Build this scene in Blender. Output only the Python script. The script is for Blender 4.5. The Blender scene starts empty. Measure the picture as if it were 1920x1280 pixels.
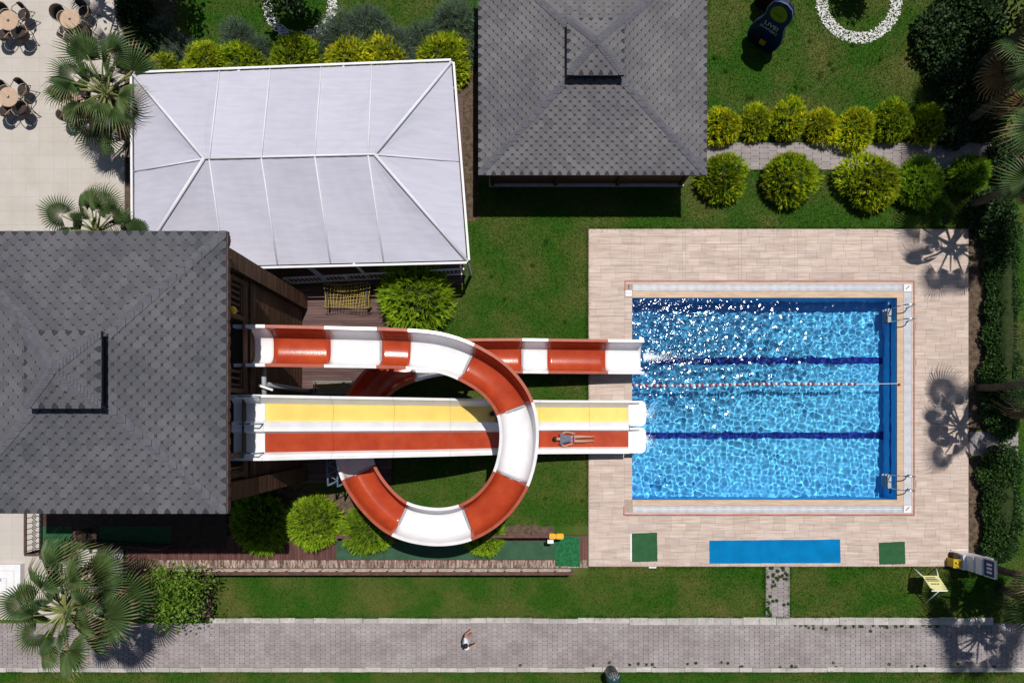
import bpy, math, random
import numpy as np
from mathutils import Vector, Matrix, Euler
R = math.radians
random.seed(7)
scn = bpy.context.scene
C = scn.collection
# ------------------------------------------------------------------ camera, sky, sun, exposure
CAM_H, SC, NX, NY = 27.8, 46.0, 963.0, 795.0        # camera height, pixels per metre on the ground, the point straight below
cam = bpy.data.cameras.new('camera'); camo = bpy.data.objects.new('camera', cam); C.objects.link(camo)
camo.location = (0, 0, CAM_H); cam.sensor_width = 36.0; cam.lens = 36.0 * CAM_H * SC / 1920.0
cam.shift_x = (960 - NX) / 1920.0; cam.shift_y = (NY - 640) / 1920.0
cam.clip_end = 2000; scn.camera = camo
SUN = Vector((0.14, 0.315, 1)).normalized()
world = bpy.data.worlds.new('World'); scn.world = world; world.use_nodes = True
wn = world.node_tree; bg = wn.nodes['Background']; sky = wn.nodes.new('ShaderNodeTexSky')
sky.sky_type = 'NISHITA'; sky.sun_disc = False
sky.sun_elevation = math.asin(SUN.z); sky.sun_rotation = math.atan2(SUN.x, SUN.y)
wn.links.new(sky.outputs[0], bg.inputs[0]); bg.inputs[1].default_value = 0.055
sl = bpy.data.lights.new('sun', 'SUN'); slo = bpy.data.objects.new('sun', sl); C.objects.link(slo)
sl.energy = 4.2; sl.angle = R(0.5); sl.color = (1, 0.95, 0.88)
slo.rotation_euler = SUN.to_track_quat('Z', 'Y').to_euler()
sl.cycles.is_caustics_light = True
scn.view_settings.view_transform = 'Standard'; scn.view_settings.look = 'None'
scn.view_settings.exposure = 0.0; scn.view_settings.gamma = 1.0; scn.view_settings.use_curve_mapping = False
scn.cycles.use_denoising = True; scn.cycles.max_bounces = 8; scn.cycles.transparent_max_bounces = 12
scn.cycles.caustics_refractive = True; scn.cycles.caustics_reflective = False


def W(px, py, z=0.0):
    k = (CAM_H - z) / (CAM_H * SC)
    return Vector(((px - NX) * k, (NY - py) * k, z))


# ------------------------------------------------------------------ mesh helpers
class MB:
    def __init__(s): s.v, s.f, s.t, s.m = [], [], [], []

    def add(s, vs, fs, tone=0.5, mi=0):
        b = len(s.v); s.v.extend(tuple(p) for p in vs)
        for f in fs: s.f.append(tuple(b + i for i in f)); s.t.append(tone); s.m.append(mi)
        return s

    def prism(s, poly, z0, z1, tone=0.5, mi=0):       # poly: 2D points, counter-clockwise
        n = len(poly)
        vs = [(x, y, z0) for x, y in poly] + [(x, y, z1) for x, y in poly]
        fs = [tuple(range(n - 1, -1, -1)), tuple(range(n, 2 * n))] + [(i, (i + 1) % n, n + (i + 1) % n, n + i) for i in range(n)]
        return s.add(vs, fs, tone, mi)

    def box(s, c, d, rz=0.0, tone=0.5, mi=0):          # centre, full sizes
        cs, sn = math.cos(rz), math.sin(rz)
        p = [(c[0] + cs * x * d[0] / 2 - sn * y * d[1] / 2, c[1] + sn * x * d[0] / 2 + cs * y * d[1] / 2) for x, y in ((-1, -1), (1, -1), (1, 1), (-1, 1))]
        return s.prism(p, c[2] - d[2] / 2, c[2] + d[2] / 2, tone, mi)

    def rect(s, x0, y0, x1, y1, z0, z1, tone=0.5, mi=0):
        return s.prism([(x0, y0), (x1, y0), (x1, y1), (x0, y1)], z0, z1, tone, mi)

    def bar(s, a, b, w, h=None, tone=0.5, mi=0):       # square bar between two points
        h = h or w; a, b = Vector(a), Vector(b); d = (b - a).normalized()
        up = Vector((0, 0, 1)) if abs(d.z) < .95 else Vector((0, 1, 0))
        x = d.cross(up).normalized() * w / 2; y = x.cross(d).normalized() * h / 2
        vs = [p + i * x + j * y for p in (a, b) for i, j in ((-1, -1), (1, -1), (1, 1), (-1, 1))]
        return s.add(vs, [(3, 2, 1, 0), (4, 5, 6, 7)] + [(i, (i + 1) % 4, 4 + (i + 1) % 4, 4 + i) for i in range(4)], tone, mi)

    def tube(s, pts, r, n=8, closed=False, tone=0.5, mi=0):
        pts = [Vector(p) for p in pts]; m = len(pts); rs = r if isinstance(r, (list, tuple)) else [r] * m
        vs = []
        for i, p in enumerate(pts):
            a = pts[i - 1] if i or closed else p; b = pts[(i + 1) % m] if i < m - 1 or closed else p
            d = (b - a).normalized(); up = Vector((0, 0, 1)) if abs(d.z) < .9 else Vector((1, 0, 0))
            x = d.cross(up).normalized(); y = d.cross(x).normalized()
            vs += [p + (x * math.cos(2 * math.pi * k / n) + y * math.sin(2 * math.pi * k / n)) * rs[i] for k in range(n)]
        fs = []
        for i in range(m if closed else m - 1):
            j = (i + 1) % m
            fs += [(i * n + k, j * n + k, j * n + (k + 1) % n, i * n + (k + 1) % n) for k in range(n)]
        if not closed: fs += [tuple(range(n)), tuple(range((m - 1) * n + n - 1, (m - 1) * n - 1, -1))]
        return s.add(vs, fs, tone, mi)

    def lathe(s, prof, c=(0, 0), n=24, tone=0.5, mi=0):   # prof: (r, z) bottom to top
        vs = [(c[0] + r * math.cos(2 * math.pi * k / n), c[1] + r * math.sin(2 * math.pi * k / n), z) for r, z in prof for k in range(n)]
        m = len(prof)
        fs = [(i * n + k, i * n + (k + 1) % n, (i + 1) * n + (k + 1) % n, (i + 1) * n + k) for i in range(m - 1) for k in range(n)]
        fs += [tuple(range(n - 1, -1, -1)), tuple(range((m - 1) * n, m * n))]
        return s.add(vs, fs, tone, mi)

    def ball(s, c, rad, n=10, m=7, tone=0.5, mi=0, jit=0.0):
        rx, ry, rz = rad if isinstance(rad, (tuple, list)) else (rad,) * 3
        vs = [(c[0], c[1], c[2] - rz)]
        for i in range(1, m):
            t = math.pi * i / m
            for k in range(n):
                q = 1 + random.uniform(-jit, jit)
                vs.append((c[0] + q * rx * math.sin(t) * math.cos(2 * math.pi * k / n), c[1] + q * ry * math.sin(t) * math.sin(2 * math.pi * k / n), c[2] - q * rz * math.cos(t)))
        vs.append((c[0], c[1], c[2] + rz)); L = len(vs) - 1
        fs = [(0, 1 + (k + 1) % n, 1 + k) for k in range(n)]
        for i in range(m - 2):
            a = 1 + i * n
            fs += [(a + k, a + (k + 1) % n, a + n + (k + 1) % n, a + n + k) for k in range(n)]
        a = 1 + (m - 2) * n
        fs += [(L, a + k, a + (k + 1) % n) for k in range(n)]
        return s.add(vs, fs, tone, mi)

    def build(s, name, mat, parent=None, smooth=False, local=False):
        me = bpy.data.meshes.new(name)
        vs = s.v
        if parent is not None and not local:
            o = Vector(); q = parent
            while q: o += q.location; q = q.parent
            vs = [(x - o.x, y - o.y, z - o.z) for x, y, z in vs]
        me.from_pydata(vs, [], s.f)
        for m in (mat if isinstance(mat, (list, tuple)) else [mat]): me.materials.append(m)
        at = me.attributes.new('tone', 'FLOAT', 'FACE'); at.data.foreach_set('value', s.t)
        me.polygons.foreach_set('material_index', s.m)
        if smooth: me.polygons.foreach_set('use_smooth', [True] * len(me.polygons))
        me.update()
        return link(name, me, parent)


def link(name, data, parent=None):
    o = bpy.data.objects.new(name, data); C.objects.link(o); o.parent = parent
    return o


def tag(o, label=None, cat=None, group=None, kind=None):
    if label: o['label'] = label
    if cat: o['category'] = cat
    if group: o['group'] = group
    if kind: o['kind'] = kind
    return o


def thing(name, label, cat, loc=(0, 0, 0), group=None, rz=0.0):
    o = link(name, None); o.location = loc; o.rotation_euler = (0, 0, rz)
    return tag(o, label, cat, group)


def dup(o, parent=None):
    c = o.copy(); C.objects.link(c); c.parent = parent
    for ch in list(o.children): dup(ch, c)
    return c


def np_mesh(name, V, F, mat, tone=None, parent=None, smooth=False):   # big meshes from numpy arrays, faces all of one size
    me = bpy.data.meshes.new(name); k = F.shape[1]
    me.vertices.add(len(V)); me.vertices.foreach_set('co', np.ascontiguousarray(V, np.float32).ravel())
    me.loops.add(F.size); me.loops.foreach_set('vertex_index', np.ascontiguousarray(F, np.int32).ravel())
    me.polygons.add(len(F)); me.polygons.foreach_set('loop_start', np.arange(len(F), dtype=np.int32) * k)
    if tone is not None:
        at = me.attributes.new('tone', 'FLOAT', 'FACE'); at.data.foreach_set('value', np.asarray(tone, np.float32))
    if smooth: me.polygons.foreach_set('use_smooth', np.ones(len(F), bool))
    me.materials.append(mat); me.update(calc_edges=True); me.validate()
    return link(name, me, parent)


# ------------------------------------------------------------------ materials
def pmat(name, col, rough=.6, var=.15, scale=6.0, tone=.0, col2=None, bump=.0, bscale=60., spec=.3, metal=0., leaf=0., stretch=(1, 1, 1), obj=False, mixlo=.35, mixhi=.65, coat=0., orand=0., rip=0.):
    m = bpy.data.materials.new(name); m.use_nodes = True; nt = m.node_tree; n = nt.nodes; L = nt.links
    b = n['Principled BSDF']; out = n['Material Output']
    b.inputs['Roughness'].default_value = rough; b.inputs['Specular IOR Level'].default_value = spec; b.inputs['Metallic'].default_value = metal
    b.inputs['Coat Weight'].default_value = coat
    tc = n.new('ShaderNodeTexCoord') if obj else n.new('ShaderNodeNewGeometry')
    mp = n.new('ShaderNodeMapping'); mp.inputs['Scale'].default_value = stretch
    L.new(tc.outputs['Object' if obj else 'Position'], mp.inputs[0])
    nz = n.new('ShaderNodeTexNoise'); nz.inputs['Scale'].default_value = scale; nz.inputs['Detail'].default_value = 6; nz.inputs['Roughness'].default_value = .6
    L.new(mp.outputs[0], nz.inputs['Vector'])
    mr = n.new('ShaderNodeMapRange'); mr.inputs['From Min'].default_value = mixlo; mr.inputs['From Max'].default_value = mixhi
    L.new(nz.outputs[0], mr.inputs['Value'])
    mx = n.new('ShaderNodeMix'); mx.data_type = 'RGBA'
    c2 = col2 or tuple(min(1, c * (1 + var)) for c in col); c1 = col if col2 else tuple(c * (1 - var) for c in col)
    mx.inputs['A'].default_value = (*c1, 1); mx.inputs['B'].default_value = (*c2, 1)
    L.new(mr.outputs[0], mx.inputs['Factor'])
    last = mx.outputs['Result']
    if tone:
        at = n.new('ShaderNodeAttribute'); at.attribute_name = 'tone'
        r2 = n.new('ShaderNodeMapRange'); r2.inputs['To Min'].default_value = 1 - tone; r2.inputs['To Max'].default_value = 1 + tone
        L.new(at.outputs['Fac'], r2.inputs['Value'])
        vm = n.new('ShaderNodeVectorMath'); vm.operation = 'SCALE'; L.new(last, vm.inputs[0]); L.new(r2.outputs[0], vm.inputs['Scale'])
        last = vm.outputs[0]
    if orand:
        oi = n.new('ShaderNodeObjectInfo'); hs = n.new('ShaderNodeHueSaturation'); a1 = n.new('ShaderNodeMapRange'); a2 = n.new('ShaderNodeMapRange')
        a1.inputs['To Min'].default_value = .5 - .004 * orand; a1.inputs['To Max'].default_value = .5 + .040 * orand; a2.inputs['To Min'].default_value = 1 + .2 * orand; a2.inputs['To Max'].default_value = 1 - .3 * orand
        L.new(oi.outputs['Random'], a1.inputs['Value']); L.new(oi.outputs['Random'], a2.inputs['Value']); L.new(a1.outputs[0], hs.inputs['Hue']); L.new(a2.outputs[0], hs.inputs['Value']); L.new(last, hs.inputs['Color']); last = hs.outputs[0]
    L.new(last, b.inputs['Base Color'])
    if bump:
        n2 = n.new('ShaderNodeTexNoise'); n2.inputs['Scale'].default_value = bscale; n2.inputs['Detail'].default_value = 4
        L.new(mp.outputs[0], n2.inputs['Vector'])
        bp = n.new('ShaderNodeBump'); bp.inputs['Strength'].default_value = bump; bp.inputs['Distance'].default_value = .02
        L.new(n2.outputs[0], bp.inputs['Height']); L.new(bp.outputs[0], b.inputs['Normal'])
    if leaf:
        tr = n.new('ShaderNodeBsdfTranslucent'); L.new(last, tr.inputs[0])
        ms = n.new('ShaderNodeMixShader'); ms.inputs[0].default_value = leaf
        L.new(b.outputs[0], ms.inputs[1]); L.new(tr.outputs[0], ms.inputs[2]); L.new(ms.outputs[0], out.inputs[0])
    return m


M = {}
M['grass'] = pmat('grass', (.028, .082, .006), .8, scale=.45, mixlo=.42, mixhi=.72, col2=(.105, .105, .030), bump=.6, bscale=45, spec=.1)
M['blade'] = pmat('grass_blade', (.032, .125, .005), .6, scale=.45, mixlo=.42, mixhi=.72, col2=(.140, .150, .030), tone=.55, spec=.2, leaf=.25)
M['soil'] = pmat('soil', (.10, .072, .052), .9, .45, 5, bump=.8, bscale=30, spec=.1)
M['plaza'] = pmat('plaza_stone', (.44, .405, .365), .7, scale=1.1, col2=(.49, .455, .42), bump=.08, bscale=60)
M['trav'] = pmat('travertine', (.385, .285, .230), .62, scale=3.4, col2=(.555, .465, .415), tone=.10, stretch=(.35, 4.2, 1), bump=.12, bscale=14, mixlo=.30, mixhi=.66)
M['grout'] = pmat('grout', (.36, .29, .245), .9, .2, 20)
M['paver'] = pmat('concrete_paver', (.235, .205, .205), .85, scale=.8, col2=(.315, .285, .29), tone=.09, bump=.3, bscale=90)
M['joint'] = pmat('joint_sand', (.135, .115, .105), .95, .3, 9)
M['kerb'] = pmat('kerb_concrete', (.36, .335, .315), .85, scale=3, col2=(.46, .44, .42), tone=.14, bump=.4, bscale=50)
M['shingle'] = pmat('roof_shingle', (.082, .086, .100), .85, scale=.45, col2=(.122, .122, .134), tone=.15, bump=.5, bscale=220, spec=.2)
M['shingle2'] = pmat('roof_shingle_pale', (.108, .106, .118), .85, scale=.45, col2=(.156, .151, .158), tone=.15, bump=.5, bscale=220, spec=.2)  # paler grey shingle tone for the pavilion roof and its cupola
M['shdark'] = pmat('shingle_shadow_band', (.043, .043, .052), .9, .2, 30, spec=.1)
M['hipcap'] = pmat('hip_cap', (.104, .104, .124), .85, .15, 5, bump=.4, bscale=150, spec=.2)
M['wood'] = pmat('siding_wood', (.115, .056, .030), .7, scale=4, col2=(.060, .029, .017), tone=.3, stretch=(1, .25, 3), bump=.2)
M['dkwood'] = pmat('dark_wood', (.045, .026, .018), .7, .3, 5, tone=.2, bump=.2)
M['fascia'] = pmat('fascia_wood', (.085, .048, .040), .7, .25, 6)
M['deckew'] = pmat('deck_boards', (.135, .080, .074), .75, scale=3, col2=(.090, .050, .046), tone=.28, stretch=(.4, 4, 1), bump=.2)
M['deckns'] = pmat('deck_boards_worn', (.125, .052, .043), .75, scale=2.4, col2=(.080, .034, .030), tone=.28, stretch=(4, .5, 1), bump=.2)
M['deckpale'] = pmat('deck_boards_peeled', (.130, .062, .052), .8, scale=3.4, col2=(.36, .28, .24), tone=.3, stretch=(5, 1.2, 1), bump=.3, mixlo=.42, mixhi=.56)
M['rail'] = pmat('rail_wood', (.115, .058, .046), .7, .3, 5, tone=.2)
M['railpale'] = pmat('rail_wood_pale', (.36, .29, .25), .75, .25, 6, tone=.2)
M['white'] = pmat('white_gelcoat', (.70, .70, .71), .28, scale=1.6, col2=(.79, .79, .81), coat=.2, bump=.04, bscale=22, stretch=(1, 1, 1))
M['red'] = pmat('red_gelcoat', (.33, .040, .015), .20, scale=1.5, col2=(.43, .066, .022), coat=.1, bump=.10, bscale=22)
M['redrim'] = pmat('red_rim_faded', (.36, .085, .050), .5, .12, 4)
M['yellow'] = pmat('yellow_gelcoat', (.78, .58, .15), .28, .06, 2, coat=.3)
M['steel'] = pmat('steel', (.55, .56, .58), .25, .05, 4, metal=1)
M['grey'] = pmat('grey_paint', (.30, .32, .36), .5, .1, 4)
M['bluegrey'] = pmat('blue_grey_paint', (.13, .18, .26), .5, .1, 4)
M['black'] = pmat('black_iron', (.015, .014, .015), .5, .2, 6)
M['ribfab'] = pmat('tent_rib', (.66, .66, .71), .7, .04, 3)
M['fabric'] = pmat('tent_fabric', (.46, .46, .545), .8, .05, 1.2, tone=.04, bump=.06, bscale=200, stretch=(1, 6, 1))
M['white2'] = pmat('white_paint', (.72, .72, .74), .5, .06, 4)
M['matblue'] = pmat('blue_mat', (.002, .165, .40), .9, .1, 2, spec=.05, bump=.3, bscale=160)
M['matgreen'] = pmat('green_mat', (.022, .090, .034), .9, .15, 4, bump=.4, bscale=150)
M['carpet'] = pmat('green_carpet', (.032, .085, .046), .9, .18, 3, bump=.3, bscale=120)
M['carpet2'] = pmat('green_turf_carpet', (.012, .115, .040), .9, .35, 9, bump=.5, bscale=80)
M['basin'] = pmat('pool_tile', (.115, .56, .98), .6, .04, 2, spec=.1)
M['line'] = pmat('lane_line_tile', (.002, .030, .30), .6, .1, 4, spec=.1)
M['coping'] = pmat('pool_coping', (.50, .37, .265), .6, .14, 4, stretch=(.5, 3, 1))
M['grate'] = pmat('gutter_grate', (.60, .64, .72), .5, .08, 6, tone=.12)
M['redline'] = pmat('red_line', (.42, .10, .085), .7, .3, 2)
M['pebble'] = pmat('white_pebble', (.66, .66, .64), .7, .1, 10, tone=.25)
M['palm'] = pmat('palm_leaf', (.080, .128, .038), .5, .2, 2.2, tone=.4, spec=.3, leaf=.25, obj=True, orand=.6)
M['palmdry'] = pmat('palm_leaf_dry', (.17, .10, .045), .8, .3, 3, tone=.4, leaf=.2, obj=True)
M['palmtip'] = pmat('palm_leaf_tip', (.22, .17, .09), .8, .25, 4, leaf=.2, obj=True)
M['petiole'] = pmat('palm_stalk', (.20, .22, .075), .5, .2, 4, obj=True)
M['trunk'] = pmat('trunk_bark', (.10, .075, .055), .9, .4, 9, bump=.8, bscale=25, obj=True)
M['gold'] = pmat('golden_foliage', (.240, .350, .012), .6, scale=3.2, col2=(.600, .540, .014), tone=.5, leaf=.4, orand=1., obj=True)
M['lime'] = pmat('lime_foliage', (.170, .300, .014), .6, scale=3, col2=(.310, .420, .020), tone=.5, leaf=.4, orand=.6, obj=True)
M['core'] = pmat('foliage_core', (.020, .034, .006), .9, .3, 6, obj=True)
M['sage'] = pmat('sage_foliage', (.085, .125, .082), .7, .25, 3, tone=.45, leaf=.2, orand=.8, obj=True)
M['darkleaf'] = pmat('dark_foliage', (.022, .050, .012), .6, .35, 3, tone=.5, leaf=.2, obj=True)
M['hedge'] = pmat('hedge_foliage', (.030, .075, .014), .55, .35, 3, tone=.55, leaf=.2, obj=True)
M['leafy'] = pmat('bright_foliage', (.120, .220, .020), .5, .3, 2, tone=.5, leaf=.3, obj=True)
M['wicker'] = pmat('brown_wicker', (.050, .035, .032), .7, .3, 30, bump=.5, bscale=120, obj=True)
M['tan'] = pmat('tan_cane', (.36, .27, .17), .5, .12, 8, obj=True)
M['tabletop'] = pmat('table_top', (.46, .33, .235), .5, .10, 5, obj=True)
M['navy'] = pmat('navy_board', (.006, .010, .075), .4, .2, 3, obj=True)
M['maroon'] = pmat('maroon_board', (.055, .008, .014), .4, .2, 3, obj=True)
M['limeface'] = pmat('lime_panel', (.19, .27, .012), .5, .1, 3, obj=True)
M['signblue'] = pmat('sign_blue', (.010, .030, .14), .5, .1, 3)
M['signyel'] = pmat('sign_pale_yellow', (.66, .64, .30), .6, .05, 3)
M['boxyel'] = pmat('yellow_plastic', (.52, .36, .015), .5, .1, 3)
M['orange'] = pmat('orange_foam', (.72, .36, .02), .6, .1, 6)
M['ink'] = pmat('dark_print', (.02, .02, .025), .7, .1, 3)
M['purple'] = pmat('purple_print', (.13, .06, .22), .7, .1, 3)
M['rope'] = pmat('yellow_rope', (.42, .33, .075), .8, .2, 20)
M['floatred'] = pmat('float_red', (.30, .025, .030), .4, .1, 4)
M['olive'] = pmat('olive_plank', (.20, .17, .09), .8, .25, 5, stretch=(1, 4, 1))
M['skin'] = pmat('skin', (.46, .25, .17), .5, .06, 8, obj=True)
M['hair'] = pmat('dark_hair', (.014, .009, .008), .5, .3, 40, obj=True)
M['shirt'] = pmat('white_shirt', (.70, .71, .78), .8, .05, 6, obj=True)
M['pink'] = pmat('pink_cloth', (.58, .17, .27), .8, .08, 6, obj=True)
M['greycloth'] = pmat('grey_top', (.13, .14, .19), .8, .15, 9, obj=True)
M['purplecloth'] = pmat('purple_bottoms', (.15, .02, .20), .7, .15, 9, obj=True)
M['teal'] = pmat('dark_teal_metal', (.018, .055, .055), .35, .15, 5)
M['copper'] = pmat('copper_slot', (.24, .085, .04), .5, .2, 8)
wm = bpy.data.materials.new('pool_water'); wm.use_nodes = True
wt = wm.node_tree; wt.nodes.remove(wt.nodes['Principled BSDF'])
rf = wt.nodes.new('ShaderNodeBsdfRefraction'); rf.inputs['Roughness'].default_value = 0.0; rf.inputs['IOR'].default_value = 1.33
gl = wt.nodes.new('ShaderNodeBsdfGlossy'); gl.inputs['Roughness'].default_value = 0.09
fn = wt.nodes.new('ShaderNodeFresnel'); fn.inputs['IOR'].default_value = 1.33
mxs = wt.nodes.new('ShaderNodeMixShader'); wt.links.new(fn.outputs[0], mxs.inputs[0]); wt.links.new(rf.outputs[0], mxs.inputs[1]); wt.links.new(gl.outputs[0], mxs.inputs[2])
wt.links.new(mxs.outputs[0], wt.nodes['Material Output'].inputs[0])
M['water'] = wm


def px_rect(mb, x0, y0, x1, y1, z0, z1, tone=.5, mi=0):     # pixel rectangle on the ground -> box
    a, b = W(x0, y1), W(x1, y0)
    return mb.rect(a.x, a.y, b.x, b.y, z0, z1, tone, mi)


def struct(name, mb, mat, parent=None, smooth=False):
    o = mb.build(name, mat, parent, smooth)
    if parent is None: o['kind'] = 'structure'
    return o


# ------------------------------------------------------------------ ground, plaza, paths
PX0, PX1, PY0, PY1 = (1185 - NX) / SC, (1679.5 - NX) / SC, (NY - 936) / SC, (NY - 559) / SC     # pool opening
g = MB(); B = 300
g.add([(-B, -B, 0), (B, -B, 0), (B, B, 0), (-B, B, 0), (PX0 - .3, PY0 - .3, 0), (PX1 + .3, PY0 - .3, 0), (PX1 + .3, PY1 + .3, 0), (PX0 - .3, PY1 + .3, 0)],
      [(0, 1, 5, 4), (1, 2, 6, 5), (2, 3, 7, 6), (3, 0, 4, 7)])
struct('lawn', g, M['grass'])


def ragged(pts, amp=.08, step=.25, seed=1):
    rr = random.Random(seed); out = []
    for i, a in enumerate(pts):
        b = pts[(i + 1) % len(pts)]; a2, b2 = W(*a), W(*b); n = max(1, int((b2 - a2).length / step))
        for k in range(n):
            q = a2.lerp(b2, k / n); out.append((q.x + rr.uniform(-amp, amp), q.y + rr.uniform(-amp, amp)))
    return out[::-1]


def soil(name, pts, z, seed):
    m = MB(); P = ragged(pts, seed=seed); m.add([(x, y, z) for x, y in P], [tuple(range(len(P)))])
    struct(name, m, M['soil'])


soil('soil_bed', [(428, 880), (1000, 880 + 75), (1000, 1003), (428, 1003)][0:1] + [(640, 925), (720, 945), (760, 985), (1040, 985), (1040, 1004), (428, 1004)], .012, 1)
soil('soil_strip', [(858, 105), (897, 105), (897, 415), (872, 415)], .012, 2)
soil('soil_border', [(1812, 432), (1850, 432), (1848, 806), (1812, 806)], .012, 3)
soil('soil_border', [(1812, 858), (1846, 858), (1838, 1050), (1812, 1050)], .012, 4)
soil('planting_strip', [(231, -20), (330, -20), (322, 130), (330, 440), (231, 440)], .012, 5)
soil('planting_bed', [(235, 1045), (300, 1040), (400, 1068), (398, 1158), (225, 1158)], .012, 6)

pz = MB(); px_rect(pz, -400, -200, 232, 1160, -.1, .05); struct('plaza', pz, M['plaza'])
pe = MB(); px_rect(pe, 232.5, -60, 236, 440, -.05, .09)
struct('plaza_edging', pe, M['kerb'])
# faint paving slabs of the plaza: recessed joints
pj = MB()
for i in range(-6, 17):
    x = (232 - 26 * i - NX) / SC
    if i > 0: pj.rect(x - .004, (NY - 1159) / SC, x + .004, (NY + 120) / SC, .049, .0525)
for k in range(0, 50):
    y = (NY - 1150 + 26 * k) / SC; pj.rect((-150 - NX) / SC, y - .004, (231 - NX) / SC, y + .004, .0492, .0532)
M['slabjoint'] = pmat('slab_joint', (.395, .365, .33), .8, .1, 9)
j = pj.build('slab_joints', M['slabjoint'], bpy.data.objects['plaza']); j['kind'] = 'stuff'


def pavers(name, x0, y0, x1, y1, z, seed, pw=.205, ph=.17, parent=None):
    """interlocking double-T blocks with real joints over a pixel rectangle"""
    rr = np.random.default_rng(seed); a, b = W(x0, y1), W(x1, y0)
    base = MB(); base.rect(a.x, a.y, b.x, b.y, -.05, z - .03); o = struct(name, base, M['joint'])
    V, F, T = [], [], []
    nx, ny = int((b.x - a.x) / pw), int((b.y - a.y) / ph)
    pw = (b.x - a.x) / nx; ph = (b.y - a.y) / ny; gq = .0045; w = .007
    for i in range(nx):
        for k in range(-1, ny + 1):
            cx = a.x + (i + .5) * pw; off = .5 * ph if i % 2 else 0
            lo = max(a.y, a.y + k * ph + off) + gq; hi = min(b.y, a.y + (k + 1) * ph + off) - gq
            if hi - lo < .03: continue
            s = 1 if i % 2 else -1; h = pw / 2 - gq; m = (hi - lo)
            pts = [(-h - s * w, lo), (h + s * w, lo), (h + s * w, lo + m * .25), (h - s * w, lo + m * .4), (h - s * w, hi - m * .4), (h + s * w, hi - m * .25), (h + s * w, hi), (-h - s * w, hi), (-h - s * w, hi - m * .25), (-h + s * w, hi - m * .4), (-h + s * w, lo + m * .4), (-h - s * w, lo + m * .25)]
            zz = z + rr.uniform(-.006, .004); n0 = len(V); t = rr.uniform(0, 1)
            V += [(cx + q, y, zz) for q, y in pts] + [(cx + q * 1.01, y, z - .035) for q, y in pts]
            F.append(tuple(n0 + q for q in range(12))); T.append(t)
            for q in range(12): F.append((n0 + q, n0 + 12 + q, n0 + 12 + (q + 1) % 12, n0 + (q + 1) % 12)); T.append(t)
    m = MB(); m.v, m.f, m.t, m.m = V, F, T, [0] * len(F)
    c = m.build('paving_blocks', M['paver'], o); c['kind'] = 'stuff'
    return o


road = pavers('path', -60, 1167, 1990, 1250, .05, 1)
pavers('stepping_path', 1435, 1062, 1480, 1157, .045, 2)
pavers('garden_path', 1290, 268, 1905, 319, .045, 3, pw=.36, ph=.2)
pavers('side_path', 1816, 809, 1908, 854, .045, 4)
rr = random.Random(3)
for (yc, hh, xa, xb) in ((1162, 9, 395, 1180), (1163, 13, 1180, 1840), (1253.5, 8, -40, 1975)):
    x = xa
    while x < xb:
        L = rr.choice((24, 29, 31, 34)); k = MB(); dy = rr.uniform(-1, 1)
        px_rect(k, x + .25, yc - hh / 2 + dy, x + L - .25, yc + hh / 2 + dy * .3, -.05, .10 + rr.uniform(-.012, .012), rr.random())
        k.build('kerb_stone', M['kerb'], road); x += L

# ------------------------------------------------------------------ pool
m = MB(); D = 1.35
m.add([(PX0, PY0, -D), (PX1, PY0, -D), (PX1, PY1, -D), (PX0, PY1, -D), (PX0, PY0, .03), (PX1, PY0, .03), (PX1, PY1, .03), (PX0, PY1, .03)],
      [(0, 1, 2, 3), (4, 5, 1, 0), (5, 6, 2, 1), (6, 7, 3, 2), (7, 4, 0, 3)])
basin = struct('pool_basin', m, M['basin']); basin.cycles.is_caustics_receiver = True
for yy in (.5, -1.6):
    pass
for (ypx, xa) in ((676, 1215), (816, 1205)):
    kf = (CAM_H + D / 1.33) / (CAM_H * SC)
    y = (NY - ypx) * kf; xa_, xb_ = (xa - NX) * kf, (1663 - NX) * kf
    l = MB(); l.rect(xa_, y - .135, xb_, y + .135, -D + .002, -D + .008)
    l.rect(xb_ - .27, y - .135, xb_ - .001, y + .135, -D + .003, -D + .009)
    o = l.build('lane_line', M['line'], basin); o.cycles.is_caustics_receiver = True
l = MB(); l.rect(PX1 - .012, PY0 + .2, PX1 - .004, PY1 - .2, -.62, -.48); o = l.build('wall_stripe', M['line'], basin); o.cycles.is_caustics_receiver = True
nx, ny = 600, 460
xs = np.linspace(PX0 + .002, PX1 - .002, nx); ys = np.linspace(PY0 + .002, PY1 - .002, ny); GX, GY = np.meshgrid(xs, ys)
rng = np.random.default_rng(5); Z = np.zeros_like(GX)
ampmod = 1 + .35 * np.sin(GX * .9 + 1.3 * np.sin(GY * .7)) * np.cos(GY * 1.1 + .8 * np.sin(GX * .6))
for i in range(64):
    lam = math.exp(rng.uniform(math.log(.15), math.log(.75))); a = rng.uniform(0, 2 * math.pi); k = 2 * math.pi / lam
    Z += ampmod * .0020 * lam * np.sin(k * (GX * math.cos(a) + GY * math.sin(a)) + rng.uniform(0, 6.28))
fx = (GX - PX0) / (PX1 - PX0); fy = (GY - PY0) / (PY1 - PY0)
chop = np.clip(1.15 - fx * .95, .12, 1) * np.clip((fy - .28) * 2.2, .10, 1)
chop = np.maximum(chop, .8 * np.exp(-((fy - .72) / .07) ** 2) * np.exp(-fx * 1.6))
for i in range(60):
    lam = math.exp(rng.uniform(math.log(.11), math.log(.42))); a = R(100) + rng.normal(0, .75); k = 2 * math.pi / lam
    wob = .25 * np.sin(GX * 1.7 + GY * .9 + i)
    Z += chop * .0040 * lam * np.sin(k * (GX * math.cos(a) + GY * math.sin(a)) + wob * k * .15 + rng.uniform(0, 6.28))
V = np.stack([GX, GY, Z - .03], -1).reshape(-1, 3); idx = np.arange(nx * ny).reshape(ny, nx)
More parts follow.
